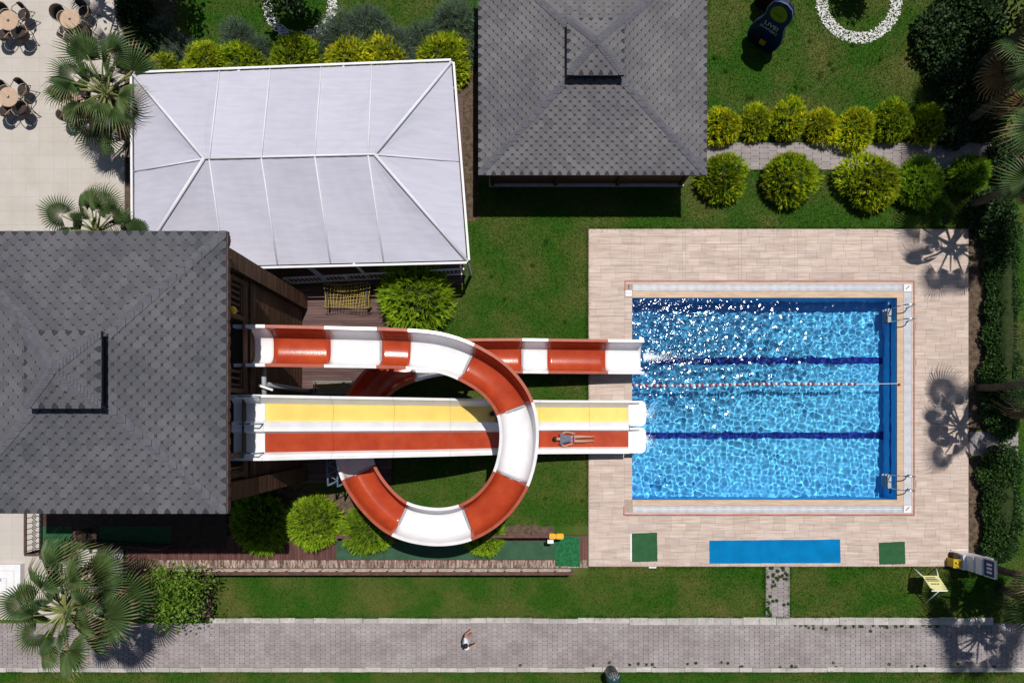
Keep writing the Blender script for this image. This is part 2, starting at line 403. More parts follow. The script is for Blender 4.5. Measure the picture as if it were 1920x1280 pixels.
F = np.stack([idx[:-1, :-1], idx[:-1, 1:], idx[1:, 1:], idx[1:, :-1]], -1).reshape(-1, 4)
wo = np_mesh('pool_water', V, F, M['water'], smooth=True); wo['kind'] = 'structure'; wo.cycles.is_caustics_caster = True

fo = MB(); gf = np.random.default_rng(77)
for (x0, y0, L, wd, n) in ((1206, 669, 100, 13, 900), (1207, 775, 34, 20, 260), (1207, 826, 34, 20, 260)):
    for i in range(n):
        u = gf.exponential(.28)
        if u > 1: continue
        v = W(x0 + u * L, y0 + gf.normal() * wd * (.45 + .9 * u) * .5); r_ = gf.uniform(.006, .022) * (1.1 - .6 * u); k = int(gf.integers(5, 8)); a0 = gf.uniform(0, 6)
        fo.add([(v.x + r_ * math.cos(a0 + q * 6.283 / k), v.y + r_ * math.sin(a0 + q * 6.283 / k), .004) for q in range(k)] + [(v.x, v.y, .012)], [(q, (q + 1) % k, k) for q in range(k)])
M['foam'] = pmat('foam', (.74, .80, .84), .6, .05, 5)
o = fo.build('foam_bubbles', M['foam']); tag(o, 'white foam bubbles on the water at the slide exits', 'foam', None, 'stuff')

# deck slab (a frame round the pool), tiles
X0, X1, Y0, Y1 = (1103 - NX) / SC, (1814 - NX) / SC, (NY - 1061) / SC, (NY - 430) / SC
m = MB()
for a in ((X0, Y0, X1, PY0 - .005), (X0, PY1 + .005, X1, Y1), (X0, PY0 - .005, PX0 - .005, PY1 + .005), (PX1 + .005, PY0 - .005, X1, PY1 + .005)): m.rect(a[0], a[1], a[2], a[3], -.2, .068)
deck = struct('pool_deck', m, M['grout'])
tiles = []
rr = random.Random(11)
TW, TH = 27 / SC, 13.4 / SC


def tile_band(x0, y0, x1, y1):
    a, b = W(x0, y1), W(x1, y0); n = max(1, round((b.y - a.y) / TH)); th = (b.y - a.y) / n
    for r_ in range(n):
        x = a.x - rr.uniform(0, .9) * TW; y = a.y + r_ * th
        while x < b.x - .02:
            L = TW * rr.choice((.8, 1, 1, 1, 1.25)); u0, u1 = max(a.x, x), min(b.x, x + L)
            if b.x - u1 < .12: u1 = b.x
            if u1 - u0 > .06: tiles.append((u0, y, u1, y + th))
            x = x + L if u1 < b.x else b.x + 1


tile_band(1104, 431, 1183, 526); tile_band(1188, 431, 1279, 526); tile_band(1284, 431, 1384, 526); tile_band(1389, 431, 1489, 526); tile_band(1494, 431, 1813, 526)
for xs_ in (1183, 1279, 1384, 1489): tile_band(xs_, 431, xs_ + 5, 526)
tile_band(1104, 526, 1170, 967); tile_band(1170, 559, 1184.5, 936); tile_band(1713, 526, 1813, 967); tile_band(1104, 967, 1813, 1060)
tiles.sort(key=lambda q: math.hypot((q[0] + q[2]) / 2, (q[1] + q[3]) / 2))
rest = MB()
for i, q in enumerate(tiles):
    b = MB() if i < 300 else rest; t = min(1, max(0, rr.gauss(.5, .28))); zt = .08 + rr.uniform(-.0015, .0015)
    b.rect(q[0] + .003, q[1] + .003, q[2] - .003, q[3] - .003, .05, zt, t)
    if i < 300: b.build('tile', M['trav'], deck)
o = rest.build('tiles', M['trav'], deck); o['kind'] = 'stuff'
# coping, gutter grate, red line
kc = []
c = MB()
for a in ((1185, 546.5, 1692, 558.8), (1185, 936.3, 1692, 947), (1679.8, 558.9, 1692, 936.2)): px_rect(c, *a, .0, .085)
c.build('coping', M['coping'], deck)
c = MB()
n = 330
for i in range(n):
    x = 1186 + (1690 - 1186) * i / n; t = .5 + .5 * math.sin(i * .55) * .5
    px_rect(c, x, 533.5, x + .95, 545.8, .06, .084, t); px_rect(c, x, 948, x + .95, 959.5, .06, .084, t)
for i in range(260):
    y = 549 + (946 - 549) * i / 260; px_rect(c, 1692.6, y, 1706.5, y + .95, .06, .084, .5 + .25 * math.sin(i * .5))
o = c.build('gutter_grate', M['grate'], deck); o['kind'] = 'stuff'
c = MB()
for a in ((1190, 539.2, 1689, 540), (1190, 953.5, 1689, 954.3)): px_rect(c, *a, .08, .087)
c.build('grate_seam', M['white2'], deck)
c = MB()
for a in ((1171, 527.5, 1712, 529.2), (1168, 963.2, 1712, 965.4), (1710.2, 529.3, 1712, 963.1), (1168, 948, 1170, 963.1), (1170.4, 529.3, 1172, 546)): px_rect(c, *a, .06, .0835)
c.build('red_line', M['redline'], deck)
c = MB()
for a in ((1172.2, 529.4, 1710, 533.2), (1170.2, 959.8, 1710, 963), (1706.8, 533.3, 1710, 959.7)): px_rect(c, *a, .05, .0815, .7)
c.build('border_strip', M['trav'], deck)
for (x, y) in ((1692.6, 533.6), (1692.6, 946.5)):
    c = MB(); px_rect(c, x, y, x + 14, y + 13.5, .05, .0875); o = c.build('corner_plate', M['white2'], deck)
    c = MB(); c.bar(W(x + 3.5, y + 9.5) + Vector((0, 0, .089)), W(x + 10, y + 3) + Vector((0, 0, .089)), .03, .005); c.build('slash_mark', M['ink'], o)
c = MB(); px_rect(c, 1172, 545, 1184, 556, .05, .088); plate = c.build('depth_plate', M['white2'], deck)


def text(body, size, mat, parent, loc, rot, name='lettering', ex=.002):
    cu = bpy.data.curves.new(name, 'FONT'); cu.body = body; cu.size = size; cu.align_x = 'CENTER'; cu.align_y = 'CENTER'; cu.extrude = ex
    cu.materials.append(mat); tmp = bpy.data.objects.new('tmp', cu); C.objects.link(tmp); bpy.context.view_layer.update()
    me = bpy.data.meshes.new_from_object(tmp.evaluated_get(bpy.context.evaluated_depsgraph_get())); bpy.data.objects.remove(tmp); me.name = name
    if not me.materials: me.materials.append(mat)
    o = link(name, me, parent); o.location = loc; o.rotation_euler = rot
    return o


q = W(1178, 550.5); text('150 cm', .075, M['purple'], plate, (q.x, q.y, .091), (0, 0, math.pi))
for (xa, ya, xb, yb) in ((1183, 544, 1184, 533),):
    c = MB(); px_rect(c, 1178, 534, 1179, 543, .05, .086); c.build('joint_mark', M['ink'], deck)
# mats lying on the deck
for (nm, lab, cat, mat_, a) in (('floor_mat', 'long bright blue mat lying on the travertine deck beside the pool', 'mat', M['matblue'], (1329, 1010, 1573, 1055)),
                                ('floor_mat', 'dark green square mat with a white edge near the wooden walkway', 'mat', M['matgreen'], (1184, 997, 1231, 1052)),
                                ('floor_mat', 'green square mat beside the long blue mat and the lifeguard boxes', 'mat', M['matgreen'], (1646, 1014, 1694, 1057))):
    z0 = .0835; x0, y0, x1, y1 = a; q = W((x0 + x1) / 2, (y0 + y1) / 2); t = thing(nm, lab, cat, (q.x, q.y, z0))
    c = MB(); n = 14; P = []
    crn = [(x0, y0 + 2), (x1, y0), (x1 + 1, y1 - 1), (x0 + .5, y1)]
    for i in range(4):
        for k in range(n):
            u = W(*crn[i]).lerp(W(*crn[(i + 1) % 4]), k / n); P.append((u.x + random.uniform(-.006, .006), u.y + random.uniform(-.006, .006)))
    c.prism(P[::-1], z0, z0 + .018); c.build('mat_sheet', mat_, t)
    if 'white edge' in lab:
        c = MB(); px_rect(c, 1181, 999, 1183.8, 1050, z0, z0 + .015); c.build('edge_strip', M['white2'], t)
c = MB(); px_rect(c, 1216, 1061.3, 1230, 1064, .0, .07); o = c.build('drain_plate', M['white2']); tag(o, 'small white drain plate at the edge of the pool deck', 'drain')

# lane rope
q = W(1190, 722); rope = thing('lane_rope', 'red and white float rope strung across the pool', 'lane rope', (q.x, q.y, .02))
pts = []
for i in range(60):
    u = i / 59; v = W(1188 + (1684 - 1188) * u, 722 - 3 * u + 1.6 * math.sin(u * 9) * (1 - u)); pts.append((v.x, v.y, .03 if 0 < i < 58 else .1))
c = MB(); c.tube(pts, .012, 6); c.build('cord', M['white2'], rope)
rr = random.Random(4)
for i in range(32):
    u = .02 + .84 * (i + rr.uniform(-.2, .2)) / 32
    for s, mt in ((-.065, 'white2'), (.065, 'floatred')):
        x = pts[0][0] + (pts[-1][0] - pts[0][0]) * u + s; k = min(58, int(u * 59)); y = pts[k][1]
        c = MB(); c.ball((x, y, .03), (.055, .072, .07), 8, 6); c.build('float', M[mt], rope, True)
for px_ in (1187, 1683):
    v = W(px_, 721); c = MB(); c.ball((v.x, v.y, .11), .06, 8, 6); c.build('float', M['floatred'], rope, True)

for k, (yp, lab) in enumerate(((590, 'steel pool ladder at the pool edge by the palm shadow corner'), (903, 'steel pool ladder at the pool edge near the green mat corner'))):
    q = W(1679, yp); t = thing('pool_ladder', lab, 'ladder', (q.x, q.y, 0), 'ladders in the pool')
    for dy in (-.28, .28):
        c = MB(); x, y = q.x, q.y + dy; P = [(x + .42, y, .08), (x + .42, y, .55), (x + .34, y, .78), (x + .16, y, .86), (x - .04, y, .74), (x - .1, y, .4), (x - .1, y, -1.0)]
        c.tube(P, .024, 8); o = c.build('handrail', M['steel'], t, True); o.cycles.is_caustics_receiver = True
        c = MB(); c.lathe([(.05, .085), (.05, .1), (.025, .11)], (x + .42, y), 10); c.build('flange', M['steel'], t)
    for zz in (-.25, -.55, -.85):
        c = MB(); c.box((q.x - .14, q.y, zz), (.13, .56, .03)); o = c.build('step', M['white2'], t); o.cycles.is_caustics_receiver = True


# ------------------------------------------------------------------ shingled roofs
def clip(poly, a, b, c):       # keep a*x+b*y<=c
    out = []
    for i in range(len(poly)):
        p, q = poly[i], poly[(i + 1) % len(poly)]; dp, dq = a * p[0] + b * p[1] - c, a * q[0] + b * q[1] - c
        if dp <= 0: out.append(p)
        if dp * dq < 0: s = dp / (dp - dq); out.append((p[0] + s * (q[0] - p[0]), p[1] + s * (q[1] - p[1])))
    return out


def shingled_roof(name, thing_, cx, cy, half, ze, rise, hole=0.0, parts=300, seed=0, wavy=True, smat=None):
    smat = smat or M['shingle']
    rr = random.Random(seed); sl_ = rise / half
    b = MB()
    b.add([(cx - half, cy - half, ze), (cx + half, cy - half, ze), (cx + half, cy + half, ze), (cx - half, cy + half, ze), (cx, cy, ze + rise)],
          [(0, 1, 4), (1, 2, 4), (2, 3, 4), (3, 0, 4)])
    b.rect(cx - half + .02, cy - half + .02, cx + half - .02, cy + half - .02, ze - .10, ze - .002)
    roof = b.build(name, M['shdark'], thing_)
    pitch, ex = .35, .15; tabs = []
    for d in range(4):
        rot = Matrix.Rotation(d * math.pi / 2, 2)

        def P3(u, v, lift):       # u along the eave, v inward in plan
            x, y = rot @ Vector((u, v - half)); return (cx + x, cy + y, ze + sl_ * v + lift)
        nrow = int((half - hole) / ex) + 1
        for r_ in range(nrow):
            v0 = r_ * ex; ofs = .5 * pitch if r_ % 2 else 0; nc = int(half / pitch) + 2; wb = .245 * pitch
            top = 1.60 * ex
            for k in range(-nc, nc + 1):
                u = k * pitch + ofs; g_ = .004
                poly = [(u - wb, v0), (u + wb, v0), (u + pitch * .27, v0 + ex * .45), (u + pitch * .45, v0 + ex * .95), (u + pitch / 2 - g_, v0 + ex), (u + pitch / 2 - g_, v0 + top), (u - pitch / 2 + g_, v0 + top), (u - pitch / 2 + g_, v0 + ex), (u - pitch * .45, v0 + ex * .95), (u - pitch * .27, v0 + ex * .45)]
                poly = clip(clip(poly, 1, 1, half - .03), -1, 1, half - .03)
                if hole: poly = clip(poly, 0, 1, half - hole + .06)
                if len(poly) < 3: continue
                ar = abs(sum(poly[i][0] * poly[(i + 1) % len(poly)][1] - poly[(i + 1) % len(poly)][0] * poly[i][1] for i in range(len(poly)))) / 2
                if ar < .004: continue
                lf = lambda v: .028 - .021 * (v - v0) / top
                V3 = [P3(a_, v_, lf(v_)) for a_, v_ in poly] + [P3(a_, v_, .001) for a_, v_ in poly]
                n = len(poly); fs = [tuple(range(n))] + [(i, n + i, n + (i + 1) % n, (i + 1) % n) for i in range(n)]
                cxx, cyy = V3[0][0], V3[0][1]
                tabs.append((math.hypot(cxx, cyy), V3, fs, min(1, max(0, rr.gauss(.5, .25)))))
        # hip cap on the corner between this face and the next
        c = MB(); n = 14
        for i in range(n):
            for s, s2 in ((i / n, (i + .96) / n),):
                a0 = half * s * (1 - hole / half); a1 = half * s2 * (1 - hole / half)
                w = .13
                q = lambda a, o1, o2, l: P3(half - a - o1, a + o2, l)
                A = [P3(half - a0, a0, .045), P3(half - a1, a1, .036), P3(half - a1 - w * 1.4, a1, .03), P3(half - a0 - w * 1.4, a0, .038)]
                rot2 = Matrix.Rotation((d + 1) * math.pi / 2, 2)

                def P4(u, v, lift):
                    x, y = rot2 @ Vector((u, v - half)); return (cx + x, cy + y, ze + sl_ * v + lift)
                Bq = [P4(-(half - a0), a0, .045), P4(-(half - a0) + w * 1.4, a0, .038), P4(-(half - a1) + w * 1.4, a1, .03), P4(-(half - a1), a1, .036)]
                c.add(A, [(0, 1, 2, 3)], rr.random()); c.add(Bq, [(0, 1, 2, 3)], rr.random())
        c.build('hip_cap', M['hipcap'], roof)
    tabs.sort(key=lambda t: t[0]); rest = MB()
    for i, (dd, V3, fs, t) in enumerate(tabs):
        m_ = MB() if i < parts else rest; m_.add(V3, fs, t)
        if i < parts: m_.build('shingle', smat, roof)
    if len(tabs) > parts: o = rest.build('shingles', smat, roof); o['kind'] = 'stuff'
    # fascia: scalloped board
    for d in range(4):
        rot = Matrix.Rotation(d * math.pi / 2, 2); c = MB(); n = int(2 * half / .09)
        for i in range(n):
            u = -half + 2 * half * (i + .5) / n; wv = wavy and d == 1; x, y = rot @ Vector((u, -half + (-.012 if wv else .05))); dz = .13 + (.05 * abs(math.sin(u * 9)) if wv else 0)
            c.box((cx + x, cy + y, ze - .006 - dz / 2), (2 * half / n - .001, .024 + (.03 * abs(math.sin(u * 9)) if wv else 0), dz), d * math.pi / 2, rr.random())
        c.build('fascia', M['fascia'], roof)
    return roof


def cupola(thing_, cx, cy, half, ze, rise, big_half, big_rise, seed):
    zr = ze + big_rise * (big_half - half) / big_half
    c = MB(); c.rect(cx - half + .16, cy - half + .16, cx + half - .16, cy + half - .16, zr - .1, zr + .42); c.build('cupola_wall', M['dkwood'], thing_)
    shingled_roof('cupola_roof', thing_, cx, cy, half, zr + .40, rise, 0, 60, seed, False, M['shingle' if seed == 2 else 'shingle2'])


def siding(mb, fixed, a0, a1, z0, z1, axis, thick=.03, bh=.185):    # horizontal boards on an upright wall
    z = z0; rr = random.Random(int(fixed * 100))
    while z < z1 - .02:
        h = min(bh, z1 - z) - .008; t = rr.random(); o = rr.uniform(0, .006)
        if axis == 'x': mb.rect(min(fixed, fixed + (thick + o)), a0, max(fixed, fixed + (thick + o)), a1, z, z + h, t) if thick > 0 else mb.rect(fixed + thick - o, a0, fixed, a1, z, z + h, t)
        else: mb.rect(a0, fixed, a1, fixed + thick + o, z, z + h, t) if thick > 0 else mb.rect(a0, fixed + thick - o, a1, fixed, z, z + h, t)
        z += bh


# slide tower
TCX, TCY, TH_, TZ, TR = -11.80, 1.43, 3.89, 9.0, .74
tower = thing('slide_tower', 'tall wooden slide tower with a grey hexagonal shingle roof and small cupola', 'tower', (TCX, TCY, 0))
TE, TN, TS, TWW = -8.62, 5.20, -2.28, -15.1
c = MB(); c.rect(TWW, TS, TE, TN, 0, 5.6); c.build('wall', M['dkwood'], tower)
c = MB(); siding(c, TE + .002, TS + .56, TN - .56, .05, 6.15, 'x'); c.build('siding', M['wood'], tower)
for y0, y1 in ((TN - .55, TN), (TS, TS + .55)):
    c = MB(); c.rect(TE - .3, y0 + .01, TE + .22, y1 - .01, 0, 7.6); o = c.build('corner_pier', M['dkwood'], tower)
    c = MB(); siding(c, TE + .222, y0, y1, .02, 7.65, 'x'); c.build('siding', M['wood'], o)
c = MB(); c.rect(-18.0, TS, TWW - .002, TN, 0, 7.0); c.build('shade_block', M['dkwood'], tower)  # unseen block added west of the tower to cast shade over the terrace
c = MB(); c.rect(TWW, TS, TE + .1, TN, 5.6, 5.72); c.build('platform', M['dkwood'], tower)
for y in (TN - .7, 3.35, 1.05, -.95, TS + .7):
    c = MB(); c.box((TE - .02, y, 7.35), (.14, .14, 3.3)); c.build('post', M['wood'], tower)
for (ya, yb) in ((3.45, TN - .8), (1.12, 1.75), (TS + .75, -1.3)):
    n = max(2, int((yb - ya) / .16))
    for z in (6.22, 7.05):
        c = MB(); c.rect(TE - .06, ya, TE + .03, yb, z, z + .07); c.build('rail', M['wood'], tower)
    for i in range(n):
        y = ya + (yb - ya) * (i + .5) / n; c = MB(); c.rect(TE - .04, y - .035, TE + .0, y + .035, 6.29, 7.05); c.build('baluster', M['wood'], tower)
for x in (TWW + .1, TE - .1):
    for y in (TS + .1, TN - .1):
        c = MB(); c.box((x, y, 7.3), (.18, .18, 3.3)); c.build('post', M['dkwood'], tower)
shingled_roof('roof', tower, TCX, TCY, TH_, TZ, TR, .98, 300, 1)
cupola(tower, TCX, TCY, 1.02, TZ, .36, TH_, TR, 2)

# garden pavilion
GCX, GCY, GH, GZ, GR = 2.93, 13.46, 4.24, 2.5, .74
pav = thing('garden_pavilion', 'low square garden pavilion with grey hexagonal shingle roof on the lawn', 'pavilion', (GCX, GCY, 0))
c = MB(); c.rect(-.90, 9.80, 6.82, 17.2, 0, 2.38); c.build('wall', M['dkwood'], pav)
c = MB(); siding(c, 9.798, -.93, 6.85, .1, 2.38, 'y', -.03); c.build('siding', M['wood'], pav)
c = MB(); c.rect(-1.0, 9.66, 6.92, 17.3, 0, .1); c.build('plinth', M['kerb'], pav)
for x in (-.86, 1.7, 4.2, 6.78):
    c = MB(); c.box((x, 9.72, 1.25), (.14, .10, 2.3)); c.build('post', M['dkwood'], pav)
shingled_roof('roof', pav, GCX, GCY, GH, GZ, GR, 1.0, 300, 3, False, M['shingle2'])
cupola(pav, GCX, GCY, 1.03, GZ, .36, GH, GR, 4)

# ------------------------------------------------------------------ marquee tent
ten = thing('marquee_tent', 'white fabric marquee with pale ribs over the terrace beside the slide tower', 'tent', W(560, 310, 0))
EZ, RZ = 2.5, 3.45
cor = {'nw': W(251, 141, EZ), 'ne': W(846, 117.5, EZ), 'se': W(875, 488, EZ), 'sw': W(253, 503, EZ)}
ra, rb = W(383, 298, RZ), W(703, 290, RZ)


def lerp(a, b, t): return a + (b - a) * t


def panel(a, b, c_, d, nu=14, nv=14, sag=.10, tone=.5):      # bilinear panel a-b (eave) to d-c (ridge), sagging between its ribs
    m_ = MB(); vs = []
    for i in range(nv + 1):
        for k in range(nu + 1):
            u, v = k / nu, i / nv; p_ = lerp(lerp(a, b, u), lerp(d, c_, u), v)
            vs.append((p_.x, p_.y, p_.z - sag * math.sin(math.pi * u) * math.sin(math.pi * v) + .007 * math.sin(u * 23 + v * 11) + .012 * math.sin(v * 19 + 3 * u) * (1 - v)))
    fs = [(i * (nu + 1) + k, i * (nu + 1) + k + 1, (i + 1) * (nu + 1) + k + 1, (i + 1) * (nu + 1) + k) for i in range(nv) for k in range(nu)]
    return m_.add(vs, fs, tone)


nE = [0, .27, .43, .59, .75, 1]; rE = [0, .03, .335, .648, .96, 1]
lift = Vector((0, 0, .035)); rr = random.Random(8)
for (a, b) in (('nw', 'ne'), ('sw', 'se')):
    for i in range(5):
        A, B_ = lerp(cor[a], cor[b], nE[i]), lerp(cor[a], cor[b], nE[i + 1]); Cc, Dd = lerp(ra, rb, rE[i + 1]), lerp(ra, rb, rE[i])
        q = panel(A, B_, Cc, Dd, tone=rr.random())
        if a == 'nw': q.f = [f[::-1] for f in q.f]
        q.build('fabric_panel', M['fabric'], ten, True)
    for i in range(1, 5):
        c = MB(); c.tube([lerp(cor[a], cor[b], nE[i]) + lift * .6, lerp(lerp(cor[a], cor[b], nE[i]), lerp(ra, rb, rE[i]), .5) + lift * .6, lerp(ra, rb, rE[i]) + lift * .6], .03, 8); c.build('rib', M['ribfab'], ten, True)
wm_, em_ = lerp(cor['nw'], cor['sw'], .5), lerp(cor['ne'], cor['se'], .5)
for tri, e in (((cor['nw'], wm_), ra), ((wm_, cor['sw']), ra), ((cor['ne'], em_), rb), ((em_, cor['se']), rb)):
    q = panel(tri[0], tri[1], e, e, 14, 14, .10, rr.random()); q.build('fabric_panel', M['fabric'], ten, True)
for a, e in (('nw', ra), ('sw', ra), ('ne', rb), ('se', rb)):
    c = MB(); c.tube([cor[a] + lift, e + lift], .06, 8); c.build('hip_rib', M['ribfab'], ten, True)
for a, e in ((wm_, ra), (em_, rb)):
    c = MB(); c.tube([a + lift * .6, e + lift * .6], .03, 8); c.build('rib', M['ribfab'], ten, True)
c = MB(); c.tube([ra + lift, rb + lift], .04, 8); c.build('ridge_bar', M['white2'], ten, True)
for a, b in (('nw', 'ne'), ('ne', 'se'), ('sw', 'se'), ('nw', 'sw')):
    A, B_ = cor[a], cor[b]; ou = (A + B_) / 2 - (ra + rb) / 2; ou.z = 0; ou = ou.normalized() * .09
    c = MB(); c.bar(A + ou, B_ + ou, .08, .08); c.build('eave_beam', M['white2'], ten)
for k, v in cor.items():
    c = MB(); c.box((v.x, v.y, EZ / 2), (.1, .1, EZ)); c.build('leg', M['white2'], ten)
for t_ in (.33, .66):
    for a, b in (('nw', 'ne'), ('sw', 'se')):
        v = lerp(cor[a], cor[b], t_); c = MB(); c.box((v.x, v.y, EZ / 2), (.08, .08, EZ)); c.build('leg', M['white2'], ten)
tf = MB(); a, b = W(330, 535), W(868, 170); tf.rect(a.x, a.y, b.x, b.y, -.05, .06); struct('terrace_floor', tf, M['deckew'])


def fence(name, label, cat, a, b, h, mat_, n, rail_z, post=.07, rail=.06, base=0., bal=0, balm=None, mid=None, group=None):
    a, b = Vector(a), Vector(b); t = thing(name, label, cat, (a.x, a.y, base), group)
    for i in range(n + 1):
        q = lerp(a, b, i / n); c = MB(); c.box((q.x, q.y, base + h / 2), (post, post, h), 0, random.random()); c.build('post', mat_, t)
    for k, z in enumerate(rail_z):
        c = MB(); c.bar((a.x, a.y, base + z), (b.x, b.y, base + z), rail, .045, random.random()); c.build('rail', mid if mid and k else mat_, t)
    for i in range(bal):
        q = lerp(a, b, (i + .5) / bal); c = MB(); c.box((q.x, q.y, base + h * .5), (.025, .025, h * .84)); c.build('baluster', balm or mat_, t)
    return t


q0, q1 = W(548, 532), W(872, 515); fence('terrace_railing', 'white metal railing along the open side of the marquee terrace', 'railing', q0, q1, 1.05, M['white2'], 3, (1.05, .15), .08, .06, 0, 44, M['white2'])
c = MB(); c.bar(W(578, 500, 2.0), W(610, 524, 1.2), .16, .06); o = c.build('folded_awning_arm', M['grey']); tag(o, 'grey metal brace under the edge of the marquee beside the tower', 'brace')

# ------------------------------------------------------------------ decks and walkway
def boards(name, x0, y0, x1, y1, z, along, mat_, seed, pitch=.115, parent=None, base=True):
    a, b = W(x0, y1), W(x1, y0); rr = random.Random(seed)
    if base: s = MB(); s.rect(a.x, a.y, b.x, b.y, -.05, z - .03); parent = struct(name, s, M['dkwood'])
    m_ = MB()
    if along == 'x':
        n = int((b.y - a.y) / pitch)
        for i in range(n):
            y = a.y + i * (b.y - a.y) / n; x = a.x
            while x < b.x - .01:
                xe = min(b.x, x + rr.uniform(1.6, 2.6)); m_.rect(x + .002, y + .004, xe - .002, y + (b.y - a.y) / n - .004, z - .035, z + rr.uniform(-.003, .002), rr.random()); x = xe
    else:
        n = int((b.x - a.x) / pitch)
        for i in range(n):
            x = a.x + i * (b.x - a.x) / n; m_.rect(x + .004, a.y + .003, x + (b.x - a.x) / n - .004, b.y - .003, z - .035, z + rr.uniform(-.003, .002), rr.random())
    o = m_.build('boards', mat_, parent); o['kind'] = 'stuff'
    return parent


boards('wooden_deck', 558, 537, 735, 905, .10, 'x', M['deckew'], 1)
wk = boards('wooden_walkway', 240, 1003, 1101, 1048, .12, 'y', M['deckns'], 2)
boards('wooden_walkway_edge', 300, 1048.3, 1101, 1063, .122, 'y', M['deckpale'], 3)
for (nm, lab, mt, a, z) in (('carpet_runner', 'dull green carpet runner laid along the wooden walkway', 'carpet', (632, 1013, 1040, 1047), .125),
                            ('carpet_runner', 'bright green turf carpet at the walkway end beside the pool deck', 'carpet2', (1040.5, 1004, 1087, 1060), .128)):
    q = W(a[0], a[3]); t = thing(nm, lab, 'carpet', (q.x, q.y, z)); c = MB(); P = ragged([(a[0], a[1]), (a[2], a[1]), (a[2], a[3]), (a[0], a[3])], .015, .3, 9)
    c.prism(P, z, z + .012); c.build('carpet_sheet', M[mt], t)
fence('walkway_fence', 'long low brown timber fence between the walkway and the lawn strip', 'fence', W(330, 1066), W(1070, 1066), .85, M['rail'], 24, (.85, .5, .22), .08, .13, 0, 0, None, M['railpale'])
fence('walkway_fence', 'shorter brown timber fence on the planted side of the walkway', 'fence', W(640, 1000), W(1040, 999), .8, M['rail'], 9, (.8, .45), .07, .11, 0)
c = W(1040, 999); v = thing('rescue_float', 'orange foam rescue float resting on the timber fence', 'float', (c.x, c.y, .83))
for i, (dx, L) in enumerate(((-.14, .26), (.15, .3))):
    q = MB(); P = []
    for sx_, sy_, a0 in ((1, 1, 0), (-1, 1, 90), (-1, -1, 180), (1, -1, 270)): P += [(c.x + dx + sx_ * (L / 2 - .05) + .05 * math.cos(R(a0 + k * 30)), c.y + .02 + sy_ * .06 + .05 * math.sin(R(a0 + k * 30))) for k in range(4)]
    q.prism(P, .83, .93); q.prism([(c.x + dx + (x - c.x - dx) * .85, c.y + .02 + (y - c.y - .02) * .8) for x, y in P], .93, .95); q.build('pad', M['orange'], v)
q = MB(); q.box((c.x - .22, c.y - .19, .88), (.24, .14, .1)); q.build('strap_bundle', M['white2'], v)

# low terrace with ornamental iron railings south of the tower
tt = MB(); px_rect(tt, 84, 880, 428, 1028, -.05, .13); struct('entry_terrace', tt, M['dkwood'])
for (lab, a) in (('dark green doormat carpet behind the ornamental iron railing', (83, 985, 140, 1026)), ('shaded green carpet strip under the tower eaves', (190, 985, 325, 1018))):
    q = W(a[0], a[3]); t = thing('carpet_runner', lab, 'carpet', (q.x, q.y, .135)); c = MB(); px_rect(c, *a, .135, .148); c.build('carpet_sheet', M['matgreen'], t)


def iron_rail(label, a, b, h=.98, base=.13, rings=True, mat_=M['fascia']):
    a, b = Vector(a), Vector(b); L = (b - a).length; d = (b - a) / L; t = thing('iron_railing', label, 'railing', (a.x, a.y, base))
    for z in (.06, h):
        c = MB(); c.bar((a.x, a.y, base + z), (b.x, b.y, base + z), .09 if z > .5 else .04, .06); c.build('rail', mat_ if z > .5 else M['black'], t)
    for q in (a, b): c = MB(); c.box((q.x, q.y, base + h / 2), (.09, .09, h)); c.build('post', mat_, t)
    n = max(2, int(L / .2))
    for i in range(n):
        q = a + d * L * (i + .5) / n; zc = base + h * .5; c = MB()
        c.bar((q.x, q.y, base + .06), (q.x, q.y, zc - .11), .022); c.bar((q.x, q.y, zc + .11), (q.x, q.y, base + h), .022)
        if rings:
            c.tube([(q.x + d.x * .09 * math.cos(k * .5236), q.y + d.y * .09 * math.cos(k * .5236), zc + .11 * math.sin(k * .5236)) for k in range(12)], .013, 6, True)
            for s in (1, -1): c.bar((q.x - d.x * .06, q.y - d.y * .06, zc - s * .07), (q.x + d.x * .06, q.y + d.y * .06, zc + s * .07), .014)
        else: c.bar((q.x, q.y, zc - .11), (q.x, q.y, zc + .11), .022)
        c.build('ornament' if rings else 'baluster', M['black'], t)


iron_rail('ornamental ring pattern iron railing bordering the cream plaza', W(84, 940), W(84, 1029))
iron_rail('short brown capped iron railing in front of the green doormat', W(84, 1030), W(142, 1030))
iron_rail('iron railing beside the terrace steps behind the big palm', W(172, 990), W(178, 1018))
iron_rail('brown capped iron railing along the shaded terrace edge', W(180, 1010), W(325, 1020), rings=False)
q = W(24, 1085); t = thing('drain_slab', 'raised white tiled slab with a small square drain on the plaza', 'slab', (q.x, q.y, .05))
c = MB(); px_rect(c, -60, 1055, 48, 1112, .05, .30); c.build('slab_body', M['white2'], t)
for k, (a0, a1, b0, b1) in enumerate(((-40, 36, 1066, 1108), (-26, 22, 1080, 1106))):
    c = MB()
    for a in ((a0, b0, a1, b0 + .5), (a0, b1, a1, b1 + .5), (a1, b0, a1 + .5, b1)): px_rect(c, *a, .29, .3035)
    c.build('tile_joint', M['grout'], t)
c = MB(); px_rect(c, 8, 1081, 13, 1086, .29, .306); c.build('drain_grate', M['grey'], t)

